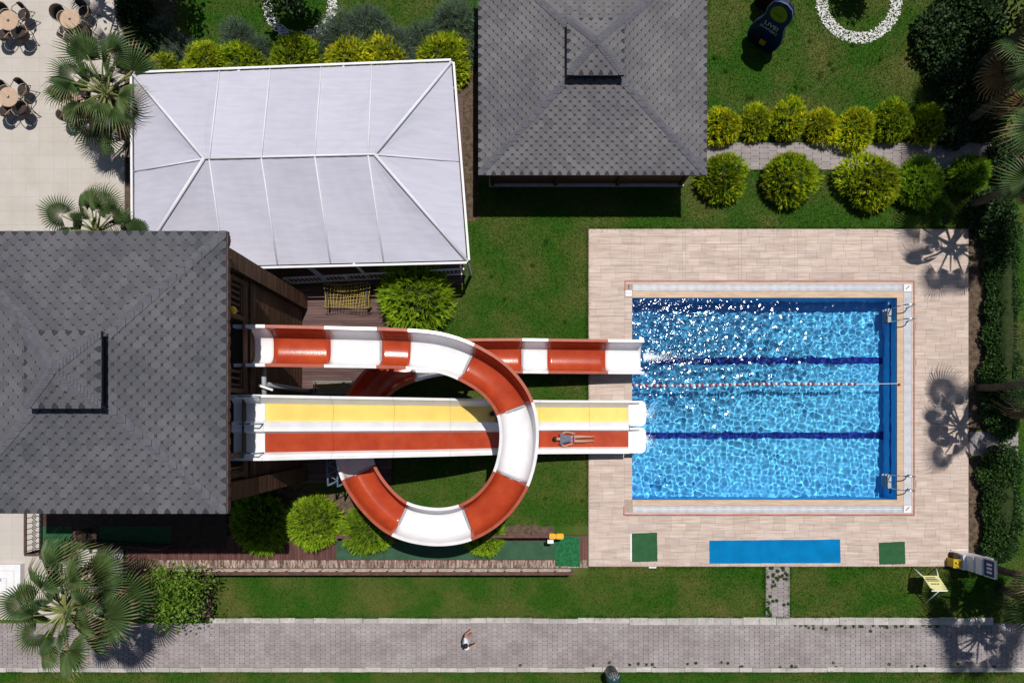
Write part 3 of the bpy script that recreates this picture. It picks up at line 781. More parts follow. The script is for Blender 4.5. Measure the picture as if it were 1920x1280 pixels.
# ------------------------------------------------------------------ water slides
def catmull(P, n=12):
    P = [Vector(p) for p in P]; out, marks = [], []
    for i in range(len(P) - 1):
        a = P[i - 1] if i else P[0] * 2 - P[1]; b, c_ = P[i], P[i + 1]; d = P[i + 2] if i + 2 < len(P) else P[-1] * 2 - P[-2]
        marks.append(len(out))
        for k in range(n):
            t = k / n; out.append(.5 * (2 * b + (c_ - a) * t + (2 * a - 5 * b + 4 * c_ - d) * t * t + (3 * b - a - 3 * c_ + d) * t ** 3))
    marks.append(len(out)); out.append(P[-1])
    return out, marks


def sweep(mb, path, prof, tone=.5, mi=0, frames=None, i0=0):    # prof: closed loop of (side, height); side>0 = left of travel
    n = len(prof); vs = []
    for i, p_ in enumerate(path):
        d = frames[i0 + i]; sd = Vector((-d.y, d.x, 0)).normalized()
        vs += [p_ + sd * s + Vector((0, 0, h)) for s, h in prof]
    m_ = len(path)
    fs = [(i * n + k, i * n + (k + 1) % n, (i + 1) * n + (k + 1) % n, (i + 1) * n + k) for i in range(m_ - 1) for k in range(n)]
    fs += [tuple(range(n - 1, -1, -1)), tuple(range((m_ - 1) * n, m_ * n))]
    return mb.add(vs, fs, tone, mi)


CP = [(438, 648, 6.0, 'W'), (497, 648, 5.85, 'R'), (608, 650, 5.55, 'W'), (706, 652, 5.3, 'R'), (763, 654, 5.15, 'W'), (820, 660, 5.03, ''), (874, 678, 4.9, 'R'), (930, 714, 4.75, ''),
      (966, 766, 4.6, 'W'), (973, 830, 4.42, ''), (958, 897, 4.25, 'R'), (922, 948, 4.08, ''), (872, 979, 3.92, 'W'), (812, 987, 3.75, ''), (749, 972, 3.58, 'R'), (703, 933, 3.4, ''),
      (672, 885, 3.2, 'W'), (662, 838, 3.0, ''), (664, 790, 2.8, 'R'), (687, 742, 2.55, ''), (722, 705, 2.35, ''), (768, 684, 2.15, 'W'), (818, 672, 1.97, ''), (870, 668, 1.8, 'R'),
      (980, 667, 1.52, 'W'), (1028, 667.5, 1.4, 'R'), (1140, 668.5, 1.14, 'W'), (1208, 669, 1.0, 'E')]
path, mk = catmull([W(a, b, z) for a, b, z, _ in CP], 10)
fr = [(path[min(i + 1, len(path) - 1)] - path[max(i - 1, 0)]).normalized() for i in range(len(path))]
sp = thing('spiral_slide', 'red and white half pipe water slide curling once round before the pool', 'water slide', W(760, 760, 0))
hw, dp = .575, .80


def ush(a, w_, d_): return (w_ * math.copysign(abs(math.cos(a)) ** .6, math.cos(a)), -d_ * math.sin(a) ** .8 if math.sin(a) > 1e-6 else 0.0)


inn = [ush(a, hw, dp) for a in [math.pi * k / 16 for k in range(17)]]
outr = [ush(a, hw + .03, dp + .03) for a in [math.pi * k / 16 for k in range(16, -1, -1)]]
chute = inn + outr
i = 0
while i < len(CP) - 1:
    col = CP[i][3]; j = i + 1
    while CP[j][3] == '': j += 1
    seg = path[mk[i]:mk[j] + 1]
    c = MB(); sweep(c, seg, chute, frames=fr, i0=mk[i]); o = c.build('chute_section', M['white' if col == 'W' else 'red'], sp, True)
    for s in (1, -1):
        pr = [(s * (hw - .004), .0), (s * (hw - .004), .03), (s * (hw + .10), .02), (s * (hw + .10), -.05), (s * (hw + .085), -.05), (s * (hw + .085), .0)]
        c = MB(); sweep(c, seg, pr, frames=fr, i0=mk[i]); c.build('rim', M['white' if col == 'W' else 'redrim'], o)
    for e in (mk[i], mk[j]):        # joint flange under the chute
        q = max(1, min(len(path) - 2, e)); c = MB(); sweep(c, [path[q] - fr[q] * .03, path[q] + fr[q] * .03], [(s * 1.10, h * 1.13 - .012) for s, h in inn] + [(s * 1.04, h * 1.05 - .012) for s, h in outr], frames=fr, i0=q)
        c.build('joint_flange', M['white' if col == 'W' else 'redrim'], o)
    i = j
for (k, dx) in ((3, 0), (6, 0), (8, 0), (10, 0), (12, 0), (14, 0), (16, 0), (21, 0), (24, 0)):
    q = path[mk[k]]; n_ = Vector((-fr[mk[k]].y, fr[mk[k]].x, 0)).normalized()
    c = MB(); z = q.z - .72; c.tube([(q.x, q.y, 0), (q.x, q.y, z - .1)], .09, 12); c.build('support_post', M['grey'], sp, True)
    c = MB(); c.bar((q.x - n_.x * .5, q.y - n_.y * .5, z - .05), (q.x + n_.x * .5, q.y + n_.y * .5, z - .05), .08, .1); c.build('support_arm', M['grey'], sp)
q = path[4]; c = MB()
c.bar((q.x - .55, q.y - .62, q.z + .55), (q.x - .55, q.y + .62, q.z + .55), .05)
for s in (1, -1): c.bar((q.x - .55, q.y + s * .62, q.z - .1), (q.x - .55, q.y + s * .62, q.z + .57), .05)
c.build('grab_frame', M['bluegrey'], sp)

# twin racing lanes
RP = [(438, 5.9), (497, 5.85), (560, 5.35), (625, 4.75), (740, 3.85), (845, 2.9), (930, 1.85), (1012, 1.05), (1105, .72), (1178, .64)]
YR = -.11
rpath, rmk = catmull([Vector((W(a, 0, z).x, YR, z)) for a, z in RP], 8)
rfr = [(rpath[min(i + 1, len(rpath) - 1)] - rpath[max(i - 1, 0)]).normalized() for i in range(len(rpath))]
rs = thing('racing_slide', 'straight twin lane water slide with one yellow and one red lane', 'water slide', (rpath[60].x, YR, 0))
T_ = .03


def prof_strip(pts, th=T_): return [(s, h) for s, h in pts] + [(s, h - th) for s, h in reversed(pts)]


side_n = [(1.04, .16), (1.04, .36), (.955, .36), (.94, .28), (.78, .05), (.775, .0)]
P_SIDE = [(1.045, .10), (1.045, .37), (.955, .37), (.94, .30), (.80, .05), (.775, .012)]
P_DIV = [(.225, .012), (.19, .10), (.17, .19), (.03, .16), (-.03, .16), (-.12, .19), (-.15, .10), (-.185, .012)]
P_SS = [(-.795, .012), (-.83, .10), (-.87, .19), (-.95, .22), (-.96, .30), (-1.045, .30), (-1.045, .06)]
P_Y = [(.775, .0), (.225, .0)]; P_R = [(-.185, .0), (-.795, .0)]
rng2 = [0, 1, 3, 4, 5, 7, 8, 9]
for a, b in zip(rng2[:-1], rng2[1:]):
    seg = rpath[rmk[a]:rmk[b] + 1]
    for nm, pr, mt in (('side_wall', P_SIDE, 'white'), ('divider', P_DIV, 'white'), ('side_wall', P_SS, 'white'), ('yellow_lane', P_Y, 'white' if a == 0 else 'yellow'), ('red_lane', P_R, 'white' if a == 0 else 'red')):
        c = MB(); s2 = [p_ - (rfr[rmk[a] + (0 if i_ == 0 else len(seg) - 1)] * (.004 if i_ else -.004) if i_ in (0, len(seg) - 1) else Vector()) for i_, p_ in enumerate(seg)]
        sweep(c, s2, prof_strip(pr), frames=rfr, i0=rmk[a])
        nm2 = {'yellow_lane': 'lane', 'red_lane': 'lane'}.get(nm, nm); o = c.build(nm2, M[mt], rs)
        if nm2 == 'lane' and a: o['label'] = 'yellow lane surface' if mt == 'yellow' else 'red lane surface'
xe = rpath[-1].x; ze_ = .64
for (ya, yb) in ((YR + 1.045, YR + .03), (YR - .02, YR - 1.045)):      # rounded run-out lips over the water
    c = MB(); L = .70; P = [(xe + .004, yb), (xe + L - .2, yb)]
    P += [(xe + L - .2 + .2 * math.sin(k * .26), yb + .2 - .2 * math.cos(k * .26)) for k in range(1, 6)] + [(xe + L, yb + .22), (xe + L, ya - .22)]
    P += [(xe + L - .2 + .2 * math.cos(k * .26), ya - .2 + .2 * math.sin(k * .26)) for k in range(1, 6)] + [(xe + L - .2, ya), (xe + .004, ya)]
    c.prism(P, ze_ - .05, ze_ + .0); o = c.build('run_out', M['white'], rs)
    c = MB(); c.bar((xe + .01, ya - .05, ze_ + .12), (xe + L - .25, ya - .05, ze_ + .06), .09, .14); c.bar((xe + .01, yb + .05, ze_ + .10), (xe + L - .25, yb + .05, ze_ + .05), .09, .12); c.build('lip', M['white'], o)
for k in (3, 4, 5, 6, 7):
    q = rpath[rmk[k]]
    for s in (-.75, .75): c = MB(); c.tube([(q.x, YR + s, 0), (q.x, YR + s, q.z - .12)], .07, 10); c.build('support_post', M['grey'], rs, True)
    c = MB(); c.bar((q.x, YR - .95, q.z - .11), (q.x, YR + .95, q.z - .11), .1, .12); c.build('support_arm', M['grey'], rs)
q = rpath[0]
for y in (YR + .88, YR + .02, YR - .9):
    c = MB(); c.tube([(q.x + .35, y + .1, 6.0), (q.x + .40, y + .1, 6.5), (q.x + .95, y + .1, 6.5), (q.x + 1.0, y + .1, 6.0)], .022, 8); c.build('grab_handle', M['bluegrey'], rs, True)
c = MB(); c.tube([(q.x + .1, YR - .95, 6.7), (q.x + .1, YR + .95, 6.7)], .025, 8); c.tube([(q.x + .1, YR - .95, 5.9), (q.x + .1, YR - .95, 6.7)], .025, 8); c.tube([(q.x + .1, YR + .95, 5.9), (q.x + .1, YR + .95, 6.7)], .025, 8); c.build('start_bar', M['steel'], rs, True)
# pipe between the slides and the lattice girder
a, b = W(494, 690, 5.0), W(496, 748, 5.0); c = MB(); c.tube([a, b], .085, 12); c.tube([(a.x, (a.y + b.y) / 2, 5.0), (a.x, (a.y + b.y) / 2, 0)], .085, 12)
o = c.build('support_pipe', M['grey'], None, True); tag(o, 'grey steel support pipe between the two water slides at the tower', 'pipe')
c = MB(); c.bar(W(485, 722, 5.25), W(512, 731, 5.25), .07, .07); o = c.build('spray_bar', M['white2']); tag(o, 'short white bar lying across the grey slide support pipe', 'bar')
t = thing('lattice_girder', 'blue grey steel lattice girder beneath the white lip of the slides', 'girder', W(625, 880, 0))
gz = 2.6; A = [W(612, 850, gz), W(632, 850, gz)]; Bp = [W(615, 909, gz), W(633, 911, gz)]
for s in (0, 1): c = MB(); c.tube([A[s], Bp[s]], .035, 8); c.build('chord', M['bluegrey'], t, True)
for i in range(6):
    p0, p1 = lerp(A[i % 2], Bp[i % 2], i / 6), lerp(A[1 - i % 2], Bp[1 - i % 2], (i + 1) / 6); c = MB(); c.tube([p0, p1], .02, 6); c.build('lattice_bar', M['bluegrey'], t)
for q in (A[0], A[1], Bp[0], Bp[1]): c = MB(); c.tube([(q.x, q.y, 0), q], .04, 8); c.build('leg', M['bluegrey'], t, True)

# net frame and bench on the wooden deck
q = W(659, 560); t = thing('rope_net_frame', 'low frame draped with a yellow rope net on the wooden deck', 'net', (q.x, q.y, .1))
fw, fd, fh = 1.66, .85, .72
for s in (-1, 1):
    for d in (-1, 1): c = MB(); c.bar((q.x + s * fw / 2, q.y + d * fd / 2, .1), (q.x + s * (fw / 2 - .05), q.y + d * (fd / 2 - .06), fh), .05); c.build('leg', M['black'], t)
    c = MB(); c.bar((q.x + s * (fw / 2 - .05), q.y - fd / 2 + .06, fh), (q.x + s * (fw / 2 - .05), q.y + fd / 2 - .06, fh), .05); c.build('top_bar', M['black'], t)
for d in (-1, 1): c = MB(); c.bar((q.x - fw / 2, q.y + d * fd / 2, .16), (q.x + fw / 2, q.y + d * fd / 2, .16), .04); c.build('bottom_bar', M['black'], t)


def net_z(u, v): return fh + .03 - .28 * math.sin(math.pi * u) * math.sin(math.pi * (.15 + .7 * v)) + .02 * math.sin(u * 17 + v * 9)


c = MB()
for i in range(17):
    u = i / 16; c.tube([(q.x + (u - .5) * (fw + .1) + .03 * math.sin(v * 5 + i), q.y + (v - .5) * (fd + .1), net_z(u, v)) for v in [k / 10 for k in range(11)]], .010, 4)
for i in range(10):
    v = i / 9; c.tube([(q.x + (u - .5) * (fw + .1), q.y + (v - .5) * (fd + .1) + .04 * math.sin(u * 6 + i), net_z(u, v)) for u in [k / 16 for k in range(17)]], .010, 4)
for s in (-.85, .85):
    for i in range(5): c.tube([(q.x + s + .05 * i - .1, q.y - fd / 2, fh + .02), (q.x + s * 1.02 + .04 * i - .08, q.y - fd / 2 - .07, fh - .2 - .03 * i)], .012, 4)
c.build('rope_net', M['rope'], t)
q = W(629, 728); t = thing('deck_bench', 'small bench with dark blue frame and weathered plank seat between the slides', 'bench', (q.x, q.y, .1))
for k in range(4): c = MB(); c.box((q.x + .05, q.y - .18 + .12 * k, .52), (1.35, .105, .035), 0, random.random()); c.build('seat_slat', M['olive'], t)
for s in (-.72, .78):
    for d in (-.26, .26): c = MB(); c.bar((q.x + s, q.y + d, .1), (q.x + s, q.y + d, .54), .045); c.build('leg', M['bluegrey'], t)
    c = MB(); c.bar((q.x + s, q.y - .28, .55), (q.x + s, q.y + .28, .55), .045); c.build('seat_bearer', M['bluegrey'], t)
for d in (-.26, .26): c = MB(); c.bar((q.x - .72, q.y + d, .5), (q.x + .78, q.y + d, .5), .04); c.build('side_rail', M['bluegrey'], t)
q = W(437, 581, 7.0); c = MB(); c.ball(q, (.10, .12, .20), 12, 8); o = c.build('hanging_buoy', M['boxyel'], None, True); tag(o, 'small yellow buoy hanging at the tower balcony rail', 'buoy')

# ------------------------------------------------------------------ plants
rng = np.random.default_rng(21)


def spray_mesh(name, mat_, n, leaf_l, leaf_w, per, spread, shell=(.72, 1.0), flat=1.0, up=.25, seed=0, blades=True):
    """leaf sprigs growing outward over a unit dome (radius 1, height flat)"""
    g_ = np.random.default_rng(seed); V, F, T = [], [], []
    bumps = [(g_.normal(size=3), g_.uniform(.02, .20)) for _ in range(14)]
    for i in range(n):
        d = g_.normal(size=3); d[2] = abs(d[2]) * 1.05 - .12; d /= np.linalg.norm(d)
        q = 1 + sum(a * max(0, float(np.dot(d, b / np.linalg.norm(b)))) ** 6 for b, a in bumps) - .10
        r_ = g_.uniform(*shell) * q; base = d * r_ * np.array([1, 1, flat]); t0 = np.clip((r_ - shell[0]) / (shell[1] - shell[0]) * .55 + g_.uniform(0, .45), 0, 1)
        ax = d + np.array([0, 0, up]) + g_.normal(size=3) * .35; ax /= np.linalg.norm(ax)
        for k in range(per):
            a = ax + g_.normal(size=3) * spread; a /= np.linalg.norm(a); s = np.cross(a, g_.normal(size=3)); s /= np.linalg.norm(s)
            L = leaf_l * g_.uniform(.6, 1.25); p0 = base + a * L * .1 * k / per; n0 = len(V)
            if blades: V += [p0 - s * leaf_w * .35, p0 + s * leaf_w * .35, p0 + a * L]; F.append((n0, n0 + 1, n0 + 2))
            else: V += [p0, p0 + a * L * .5 + s * leaf_w * .5, p0 + a * L, p0 + a * L * .5 - s * leaf_w * .5]; F.append((n0, n0 + 1, n0 + 2, n0 + 3))
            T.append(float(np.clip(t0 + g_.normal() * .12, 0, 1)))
    me = MB(); me.v = [tuple(map(float, v)) for v in V]; me.f = F; me.t = T; me.m = [0] * len(F)
    o = me.build(name, mat_, None); d_ = o.data; bpy.data.objects.remove(o); return d_


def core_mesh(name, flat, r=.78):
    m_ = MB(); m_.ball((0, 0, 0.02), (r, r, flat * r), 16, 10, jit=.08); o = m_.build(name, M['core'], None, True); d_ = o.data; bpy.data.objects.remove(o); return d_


def stem_mesh():
    m_ = MB(); m_.tube([(0, 0, -.3), (.03, .02, .1), (0, 0, .4)], [.09, .07, .05], 8); o = m_.build('stem', M['trunk'], None, True); d_ = o.data; bpy.data.objects.remove(o); return d_


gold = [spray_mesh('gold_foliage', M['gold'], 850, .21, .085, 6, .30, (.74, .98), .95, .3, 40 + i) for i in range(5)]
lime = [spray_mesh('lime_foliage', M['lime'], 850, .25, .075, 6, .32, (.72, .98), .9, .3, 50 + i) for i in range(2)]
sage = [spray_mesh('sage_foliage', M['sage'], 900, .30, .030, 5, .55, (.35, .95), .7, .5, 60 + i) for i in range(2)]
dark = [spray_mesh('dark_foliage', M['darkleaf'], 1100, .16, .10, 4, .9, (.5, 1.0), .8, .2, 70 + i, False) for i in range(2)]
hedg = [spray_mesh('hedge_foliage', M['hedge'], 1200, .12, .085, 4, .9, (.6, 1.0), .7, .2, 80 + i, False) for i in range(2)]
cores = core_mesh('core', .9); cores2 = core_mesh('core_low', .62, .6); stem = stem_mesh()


def bush(name, label, cat, px, py, rpx, variants, k, group, core=True, zf=1.0, zc=None, asp=1.0):
    zc = rpx / SC * .62 * zf if zc is None else zc
    r = rpx / SC * (CAM_H - zc) / CAM_H; q = W(px, py, zc); t = thing(name, label, cat, (q.x, q.y, 0), group)
    rz = random.uniform(0, 6.28) if asp == 1 else 0.0
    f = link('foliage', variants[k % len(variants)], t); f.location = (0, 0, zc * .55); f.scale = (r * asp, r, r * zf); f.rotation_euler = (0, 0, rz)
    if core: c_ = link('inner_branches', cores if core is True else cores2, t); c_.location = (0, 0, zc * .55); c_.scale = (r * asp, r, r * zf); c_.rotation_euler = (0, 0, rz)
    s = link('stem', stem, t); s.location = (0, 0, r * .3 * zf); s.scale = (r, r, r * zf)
    return t


for k, (x, y, r) in enumerate(((1358, 236, 33), (1418, 230, 31), (1477, 228, 34), (1540, 235, 32), (1606, 238, 37), (1675, 228, 37), (1738, 235, 34))):
    bush('golden_bush', ('first', 'second', 'third', 'fourth', 'fifth', 'sixth', 'last')[k] + ' golden conifer bush from the pavilion in the row beyond the garden path', 'bush', x, y, r, gold, k, 'row of golden bushes beyond the garden path')
for k, (x, y, r, lab) in enumerate(((1353, 331, 43, 'round golden bush against the pavilion eaves on the pool side of the path'), (1478, 333, 46, 'lone round golden bush standing clear on the pool side of the path'),
                                    (1640, 341, 48, 'wide yellowish golden bush touching its neighbour on the pool side of the path'), (1727, 341, 43, 'greener round golden bush touching the wide yellowish bush'),
                                    (1818, 323, 34, 'small shaded golden bush at the palm end of the path'))):
    bush('golden_bush', lab, 'bush', x, y, r, gold if k < 3 else lime, k + 1, 'golden bushes on the pool side of the garden path', asp=1.12 if k == 2 else 1)
for k, (x, y, r) in enumerate(((310, 128, 30), (388, 120, 42), (460, 120, 40), (553, 110, 50), (650, 110, 43), (722, 108, 42), (825, 112, 51))):
    bush('golden_bush', ('first', 'second', 'third', 'fourth', 'fifth', 'sixth', 'last')[k] + ' yellow conifer bush from the plaza in the row behind the marquee', 'bush', x, y, r, gold, k, 'yellow bushes behind the marquee', zf=.8)
for k, (x, y, r, lab) in enumerate(((780, 553, 66, 'large lime green conifer bush beside the marquee and wooden deck'), (485, 985, 52, 'conifer bush in the deep shade beside the slide tower'),
                                    (588, 977, 49, 'sunlit lime conifer bush between tower shade and spiral slide'), (688, 992, 47, 'lime conifer bush partly under the outer curve of the spiral slide'),
                                    (908, 1004, 36, 'small lime conifer bush at the fence under the slide curve'))):
    bush('conifer_bush', lab, 'bush', x, y, r, lime, k, 'lime conifer bushes around the slides', zf=.9)
for k, (x, y, r) in enumerate(((300, 62, 30), (335, 92, 34), (378, 112, 28), (445, 66, 32), (475, 96, 34), (606, 92, 34), (640, 62, 44), (690, 52, 48), (742, 86, 42), (796, 78, 44), (850, 40, 46), (868, 92, 36))):
    bush('sage_shrub', ('first', 'second', 'third', 'fourth', 'fifth', 'sixth', 'seventh', 'eighth', 'ninth', 'tenth', 'eleventh', 'last')[k] + ' feathery grey green shrub from the plaza towards the pavilion', 'shrub', x, y, r, sage, k, 'grey green shrubs behind the marquee', core=2, zf=.8)
for k, (x, y, r) in enumerate(((1765, 60, 50), (1830, 30, 60), (1790, 130, 46), (1860, 120, 60), (1790, 235, 40), (1850, 215, 46), (1860, 400, 44), (1800, 8, 46), (1890, 300, 40), (250, 20, 36), (275, 78, 34))):
    bush('dark_shrub', ('dark broadleaf shrub in the shade of the tall palms' if x > 1000 else 'dark broadleaf shrub at the plaza edging behind the full fan palm' if y > 50 else 'dark broadleaf shrub at the plaza edging far from the palm'), 'shrub', x, y, r, dark, k, 'dark shrubs under the palms' if x > 1000 else 'dark shrubs at the plaza edge', core=2, zf=.8)


def hedge(label, x, y0, y1, w, seed):
    q = W(x, (y0 + y1) / 2); t = thing('hedge', label, 'hedge', (q.x, q.y, 0)); k = 0; y = y0 + w * .6
    rr = random.Random(seed)
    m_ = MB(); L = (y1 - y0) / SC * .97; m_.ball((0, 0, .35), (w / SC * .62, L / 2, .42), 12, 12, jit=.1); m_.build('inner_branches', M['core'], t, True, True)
    while y < y1 - w * .4:
        v = W(x + rr.uniform(-4, 4), y); f = link('foliage', hedg[k % 2], t); f.location = (v.x - q.x, v.y - q.y, .28); s = w / SC * rr.uniform(1.0, 1.25); f.scale = (s, s * 1.15, s * 1.0); f.rotation_euler = (0, 0, rr.uniform(0, 6)); y += w * .75; k += 1


hedge('long dark green clipped hedge beside the pool deck up to the side path', 1868, 425, 806, 26, 1)
hedge('dark green clipped hedge between the side path and the lifeguard boxes', 1866, 858, 1040, 28, 2)


# palms
def fan_mesh(name, mat_, seed, droop=.35, n=34, Rr=.74, lp=.92):
    g_ = random.Random(seed); m_ = MB()
    m_.tube([(0, 0, 0), (lp * .5, 0, .05), (lp, 0, .0)], [.045, .03, .018], 6, mi=1, tone=.6)
    A = R(125)
    for i in range(n):
        a = -A + 2 * A * (i + .5) / n; da = A / n * .98; rad = Rr * (1 - .30 * (abs(a) / A) ** 1.5) * g_.uniform(.92, 1.05); t = g_.uniform(.2, .8)
        dr = droop * g_.uniform(.7, 1.35)

        def pt(ang, r_, z): return (lp + r_ * math.cos(ang) * .98, r_ * math.sin(ang), z - droop * .5 * (r_ / Rr) ** 2 - .22 * (r_ * math.sin(ang) / Rr) ** 2)
        r1, r2 = rad * .5, rad * .78; fold = .022
        vs = [pt(a, .03, 0), pt(a - da, r1, -fold), pt(a, r1, fold), pt(a + da, r1, -fold), pt(a - da * .42, r2, -.01), pt(a + da * .42, r2, -.01)]
        tip = pt(a + g_.uniform(-.05, .05), rad, -dr * .35); vs.append(tip)
        m_.add(vs, [(0, 1, 2), (0, 2, 3), (1, 4, 2), (2, 4, 5), (2, 5, 3)], t); m_.add([vs[4], vs[6], vs[5]], [(0, 1, 2)], t, 2 if g_.random() < .45 else 0)
    o = m_.build(name, [mat_, M['petiole'] if mat_ is M['palm'] else M['palmdry'], M['palmtip']], None); d_ = o.data; bpy.data.objects.remove(o); return d_


fans = [fan_mesh('fan_leaf', M['palm'], 1, .30), fan_mesh('fan_leaf', M['palm'], 2, .48), fan_mesh('fan_leaf', M['palm'], 3, .16), fan_mesh('fan_leaf', M['palm'], 4, .62)]
dry = fan_mesh('dry_fan_leaf', M['palmdry'], 5, .75, 26)


def palm(label, px, py, z, size, nf, seed, group='fan palms', ndry=3):
    g_ = random.Random(seed); q = W(px, py, z); t = thing('fan_palm', label, 'palm tree', (q.x, q.y, 0), group)
    m_ = MB(); pts = [(0.02 * math.sin(i * 1.3), .02 * math.cos(i), z * i / 14) for i in range(15)]
    m_.tube(pts, [.15 - .003 * i + .012 * (i % 2) for i in range(15)], 12); m_.ball((0, 0, z - .05), (.2, .2, .3), 10, 7); m_.build('trunk', M['trunk'], t, True, True)
    for i in range(nf + ndry):
        isd = i >= nf; u = (i + .5) / nf; az = i * 2.39996 + g_.uniform(-.25, .25)
        el = R(-50 + g_.uniform(-8, 8)) if isd else R(62 - 84 * u ** .9 + g_.uniform(-20, 14))
        f = link('frond', dry if isd else fans[g_.randrange(4)], t); f.location = (0, 0, z + (.12 if not isd else -.15)); s = size * g_.uniform(.78, 1.22) * (.72 + .38 * min(1, u * 1.8)); f.scale = (s, s, s)
        f.rotation_euler = Euler((g_.uniform(-.75, .75), -el, az), 'XYZ')


palm('full fan palm leaning its leaves over the plaza tables and the marquee edge', 203, 179, 2.2, 1.34, 25, 1, ndry=6)
palm('low fan palm poking out beside the tower roof and marquee', 186, 436, 2.4, 1.1, 18, 2)
palm('big fan palm with long stalks between the plaza slab and the paved road', 128, 1142, 4.2, 1.36, 25, 3, ndry=6)
for (x, y, z, s, wh) in ((1985, 112, 5.0, 1, 'among dark shrubs beyond the golden bushes'), (2000, 300, 5.0, 2, 'at the end of the garden path'), (2022, 713, 5.0, 4, 'beside the long hedge and side path'), (2025, 1112, 4.6, 5, 'behind the white cabinets and notice easel'),
                         (2125, 1188, 6.0, 6, 'throwing its shadow on the paved road'), (2070, -60, 6.5, 8, 'farthest from the pool among dark shrubs')):
    palm('tall fan palm ' + wh, x, y, z, 1.25, 15, 10 + s, 'tall palms beside the pool', 3)


palm('fan palm throwing its shadow on the plaza corner', 125, -172, 4.0, 1.2, 11, 31, 'fan palms')


# broadleaf trees
def leaf_crown(name, mat_, n_cl, n_leaf, rad, seed, size=.11):
    g_ = np.random.default_rng(seed); m_ = MB(); cl = []
    for i in range(n_cl):
        d = g_.normal(size=3); d /= np.linalg.norm(d); d[2] = d[2] * .7 + .1; cl.append(d * g_.uniform(.25, .95) * rad)
    for c0 in cl:
        t0 = g_.uniform(.1, .9)
        for k in range(n_leaf):
            p0 = c0 + g_.normal(size=3) * rad * .13; nrm = g_.normal(size=3) + np.array([0, 0, 1.0]); nrm /= np.linalg.norm(nrm)
            a = np.cross(nrm, g_.normal(size=3)); a /= np.linalg.norm(a); s = np.cross(nrm, a); L = size * g_.uniform(.7, 1.3)
            m_.add([p0 - a * L, p0 + s * L * .45, p0 + a * L, p0 - s * L * .45], [(0, 1, 2, 3)], float(np.clip(t0 + g_.normal() * .2, 0, 1)))
    return m_, cl


def tree(name, label, px, py, z, rad, n_cl, seed, mat_, n_leaf=26, size=.11):
    q = W(px, py, z); t = thing(name, label, 'tree', (q.x, q.y, 0)); m_, cl = leaf_crown('crown', mat_, n_cl, n_leaf, rad, seed, size)
    m_.v = [(x, y, w + z) for x, y, w in m_.v]; m_.build('crown', mat_, t, False, True)
    b = MB(); b.tube([(0, 0, 0), (.04, .02, z * .5), (0, 0, z)], [.09 * rad, .07 * rad, .05 * rad], 10); b.build('trunk', M['trunk'], t, True, True)
    for c0 in cl[::4]:
        b = MB(); b.tube([(0, 0, z * .55), (c0[0] * .5, c0[1] * .5, z * .8 + c0[2] * .3), (c0[0], c0[1], z + c0[2])], [.05 * rad, .03 * rad, .012 * rad], 6); b.build('limb', M['trunk'], t, True, True)


tree('leafy_tree', 'small bright green leafy tree beside the big palm at the road edge', 333, 1112, 1.9, 1.4, 95, 1, M['leafy'], 40, .068)
tree('ring_tree', 'dark leafy tree growing inside the white pebble ring behind the marquee', 535, -30, 2.0, 1.3, 80, 2, M['darkleaf'], 26, .10)
tree('ring_tree', 'small leafy tree inside the pebble ring near the blue board', 1635, -48, 1.3, .8, 40, 3, M['darkleaf'], 24, .09)
tree('shade_tree', 'tall leafy tree shading the corner of the plaza and planting', 215, -165, 4.0, 1.9, 90, 4, M['darkleaf'], 28, .13)
tree('shade_tree', 'broad dark tree shading the garden corner under the palms', 1990, 20, 3.6, 2.0, 90, 5, M['darkleaf'], 28, .13)

# ------------------------------------------------------------------ pebble rings
gq = np.random.default_rng(9)
for lab, cx, cy, ri, ro in (('ring of white pebbles round the tree behind the marquee', 563, 9, 52, 69), ('ring of white pebbles round the tree near the blue board', 1610, 2, 60, 80)):
    m_ = MB(); n = int((ro * ro - ri * ri) * 3.14 / 2116 / .0017)
    for i in range(n):
        a = gq.uniform(0, 6.283); r_ = math.sqrt(gq.uniform(ri * ri, ro * ro)) + gq.normal() * 1.0; q = W(cx + r_ * math.cos(a), cy + r_ * math.sin(a)); s = gq.uniform(.018, .036)
        m_.ball((q.x, q.y, s * .5 + gq.uniform(0, .03)), (s * gq.uniform(.8, 1.3), s, s * .7), 6, 4, float(gq.uniform(0, 1)), 0, .12)
    o = m_.build('pebble_ring', M['pebble'], None, True); tag(o, lab, 'pebbles', None, 'stuff')
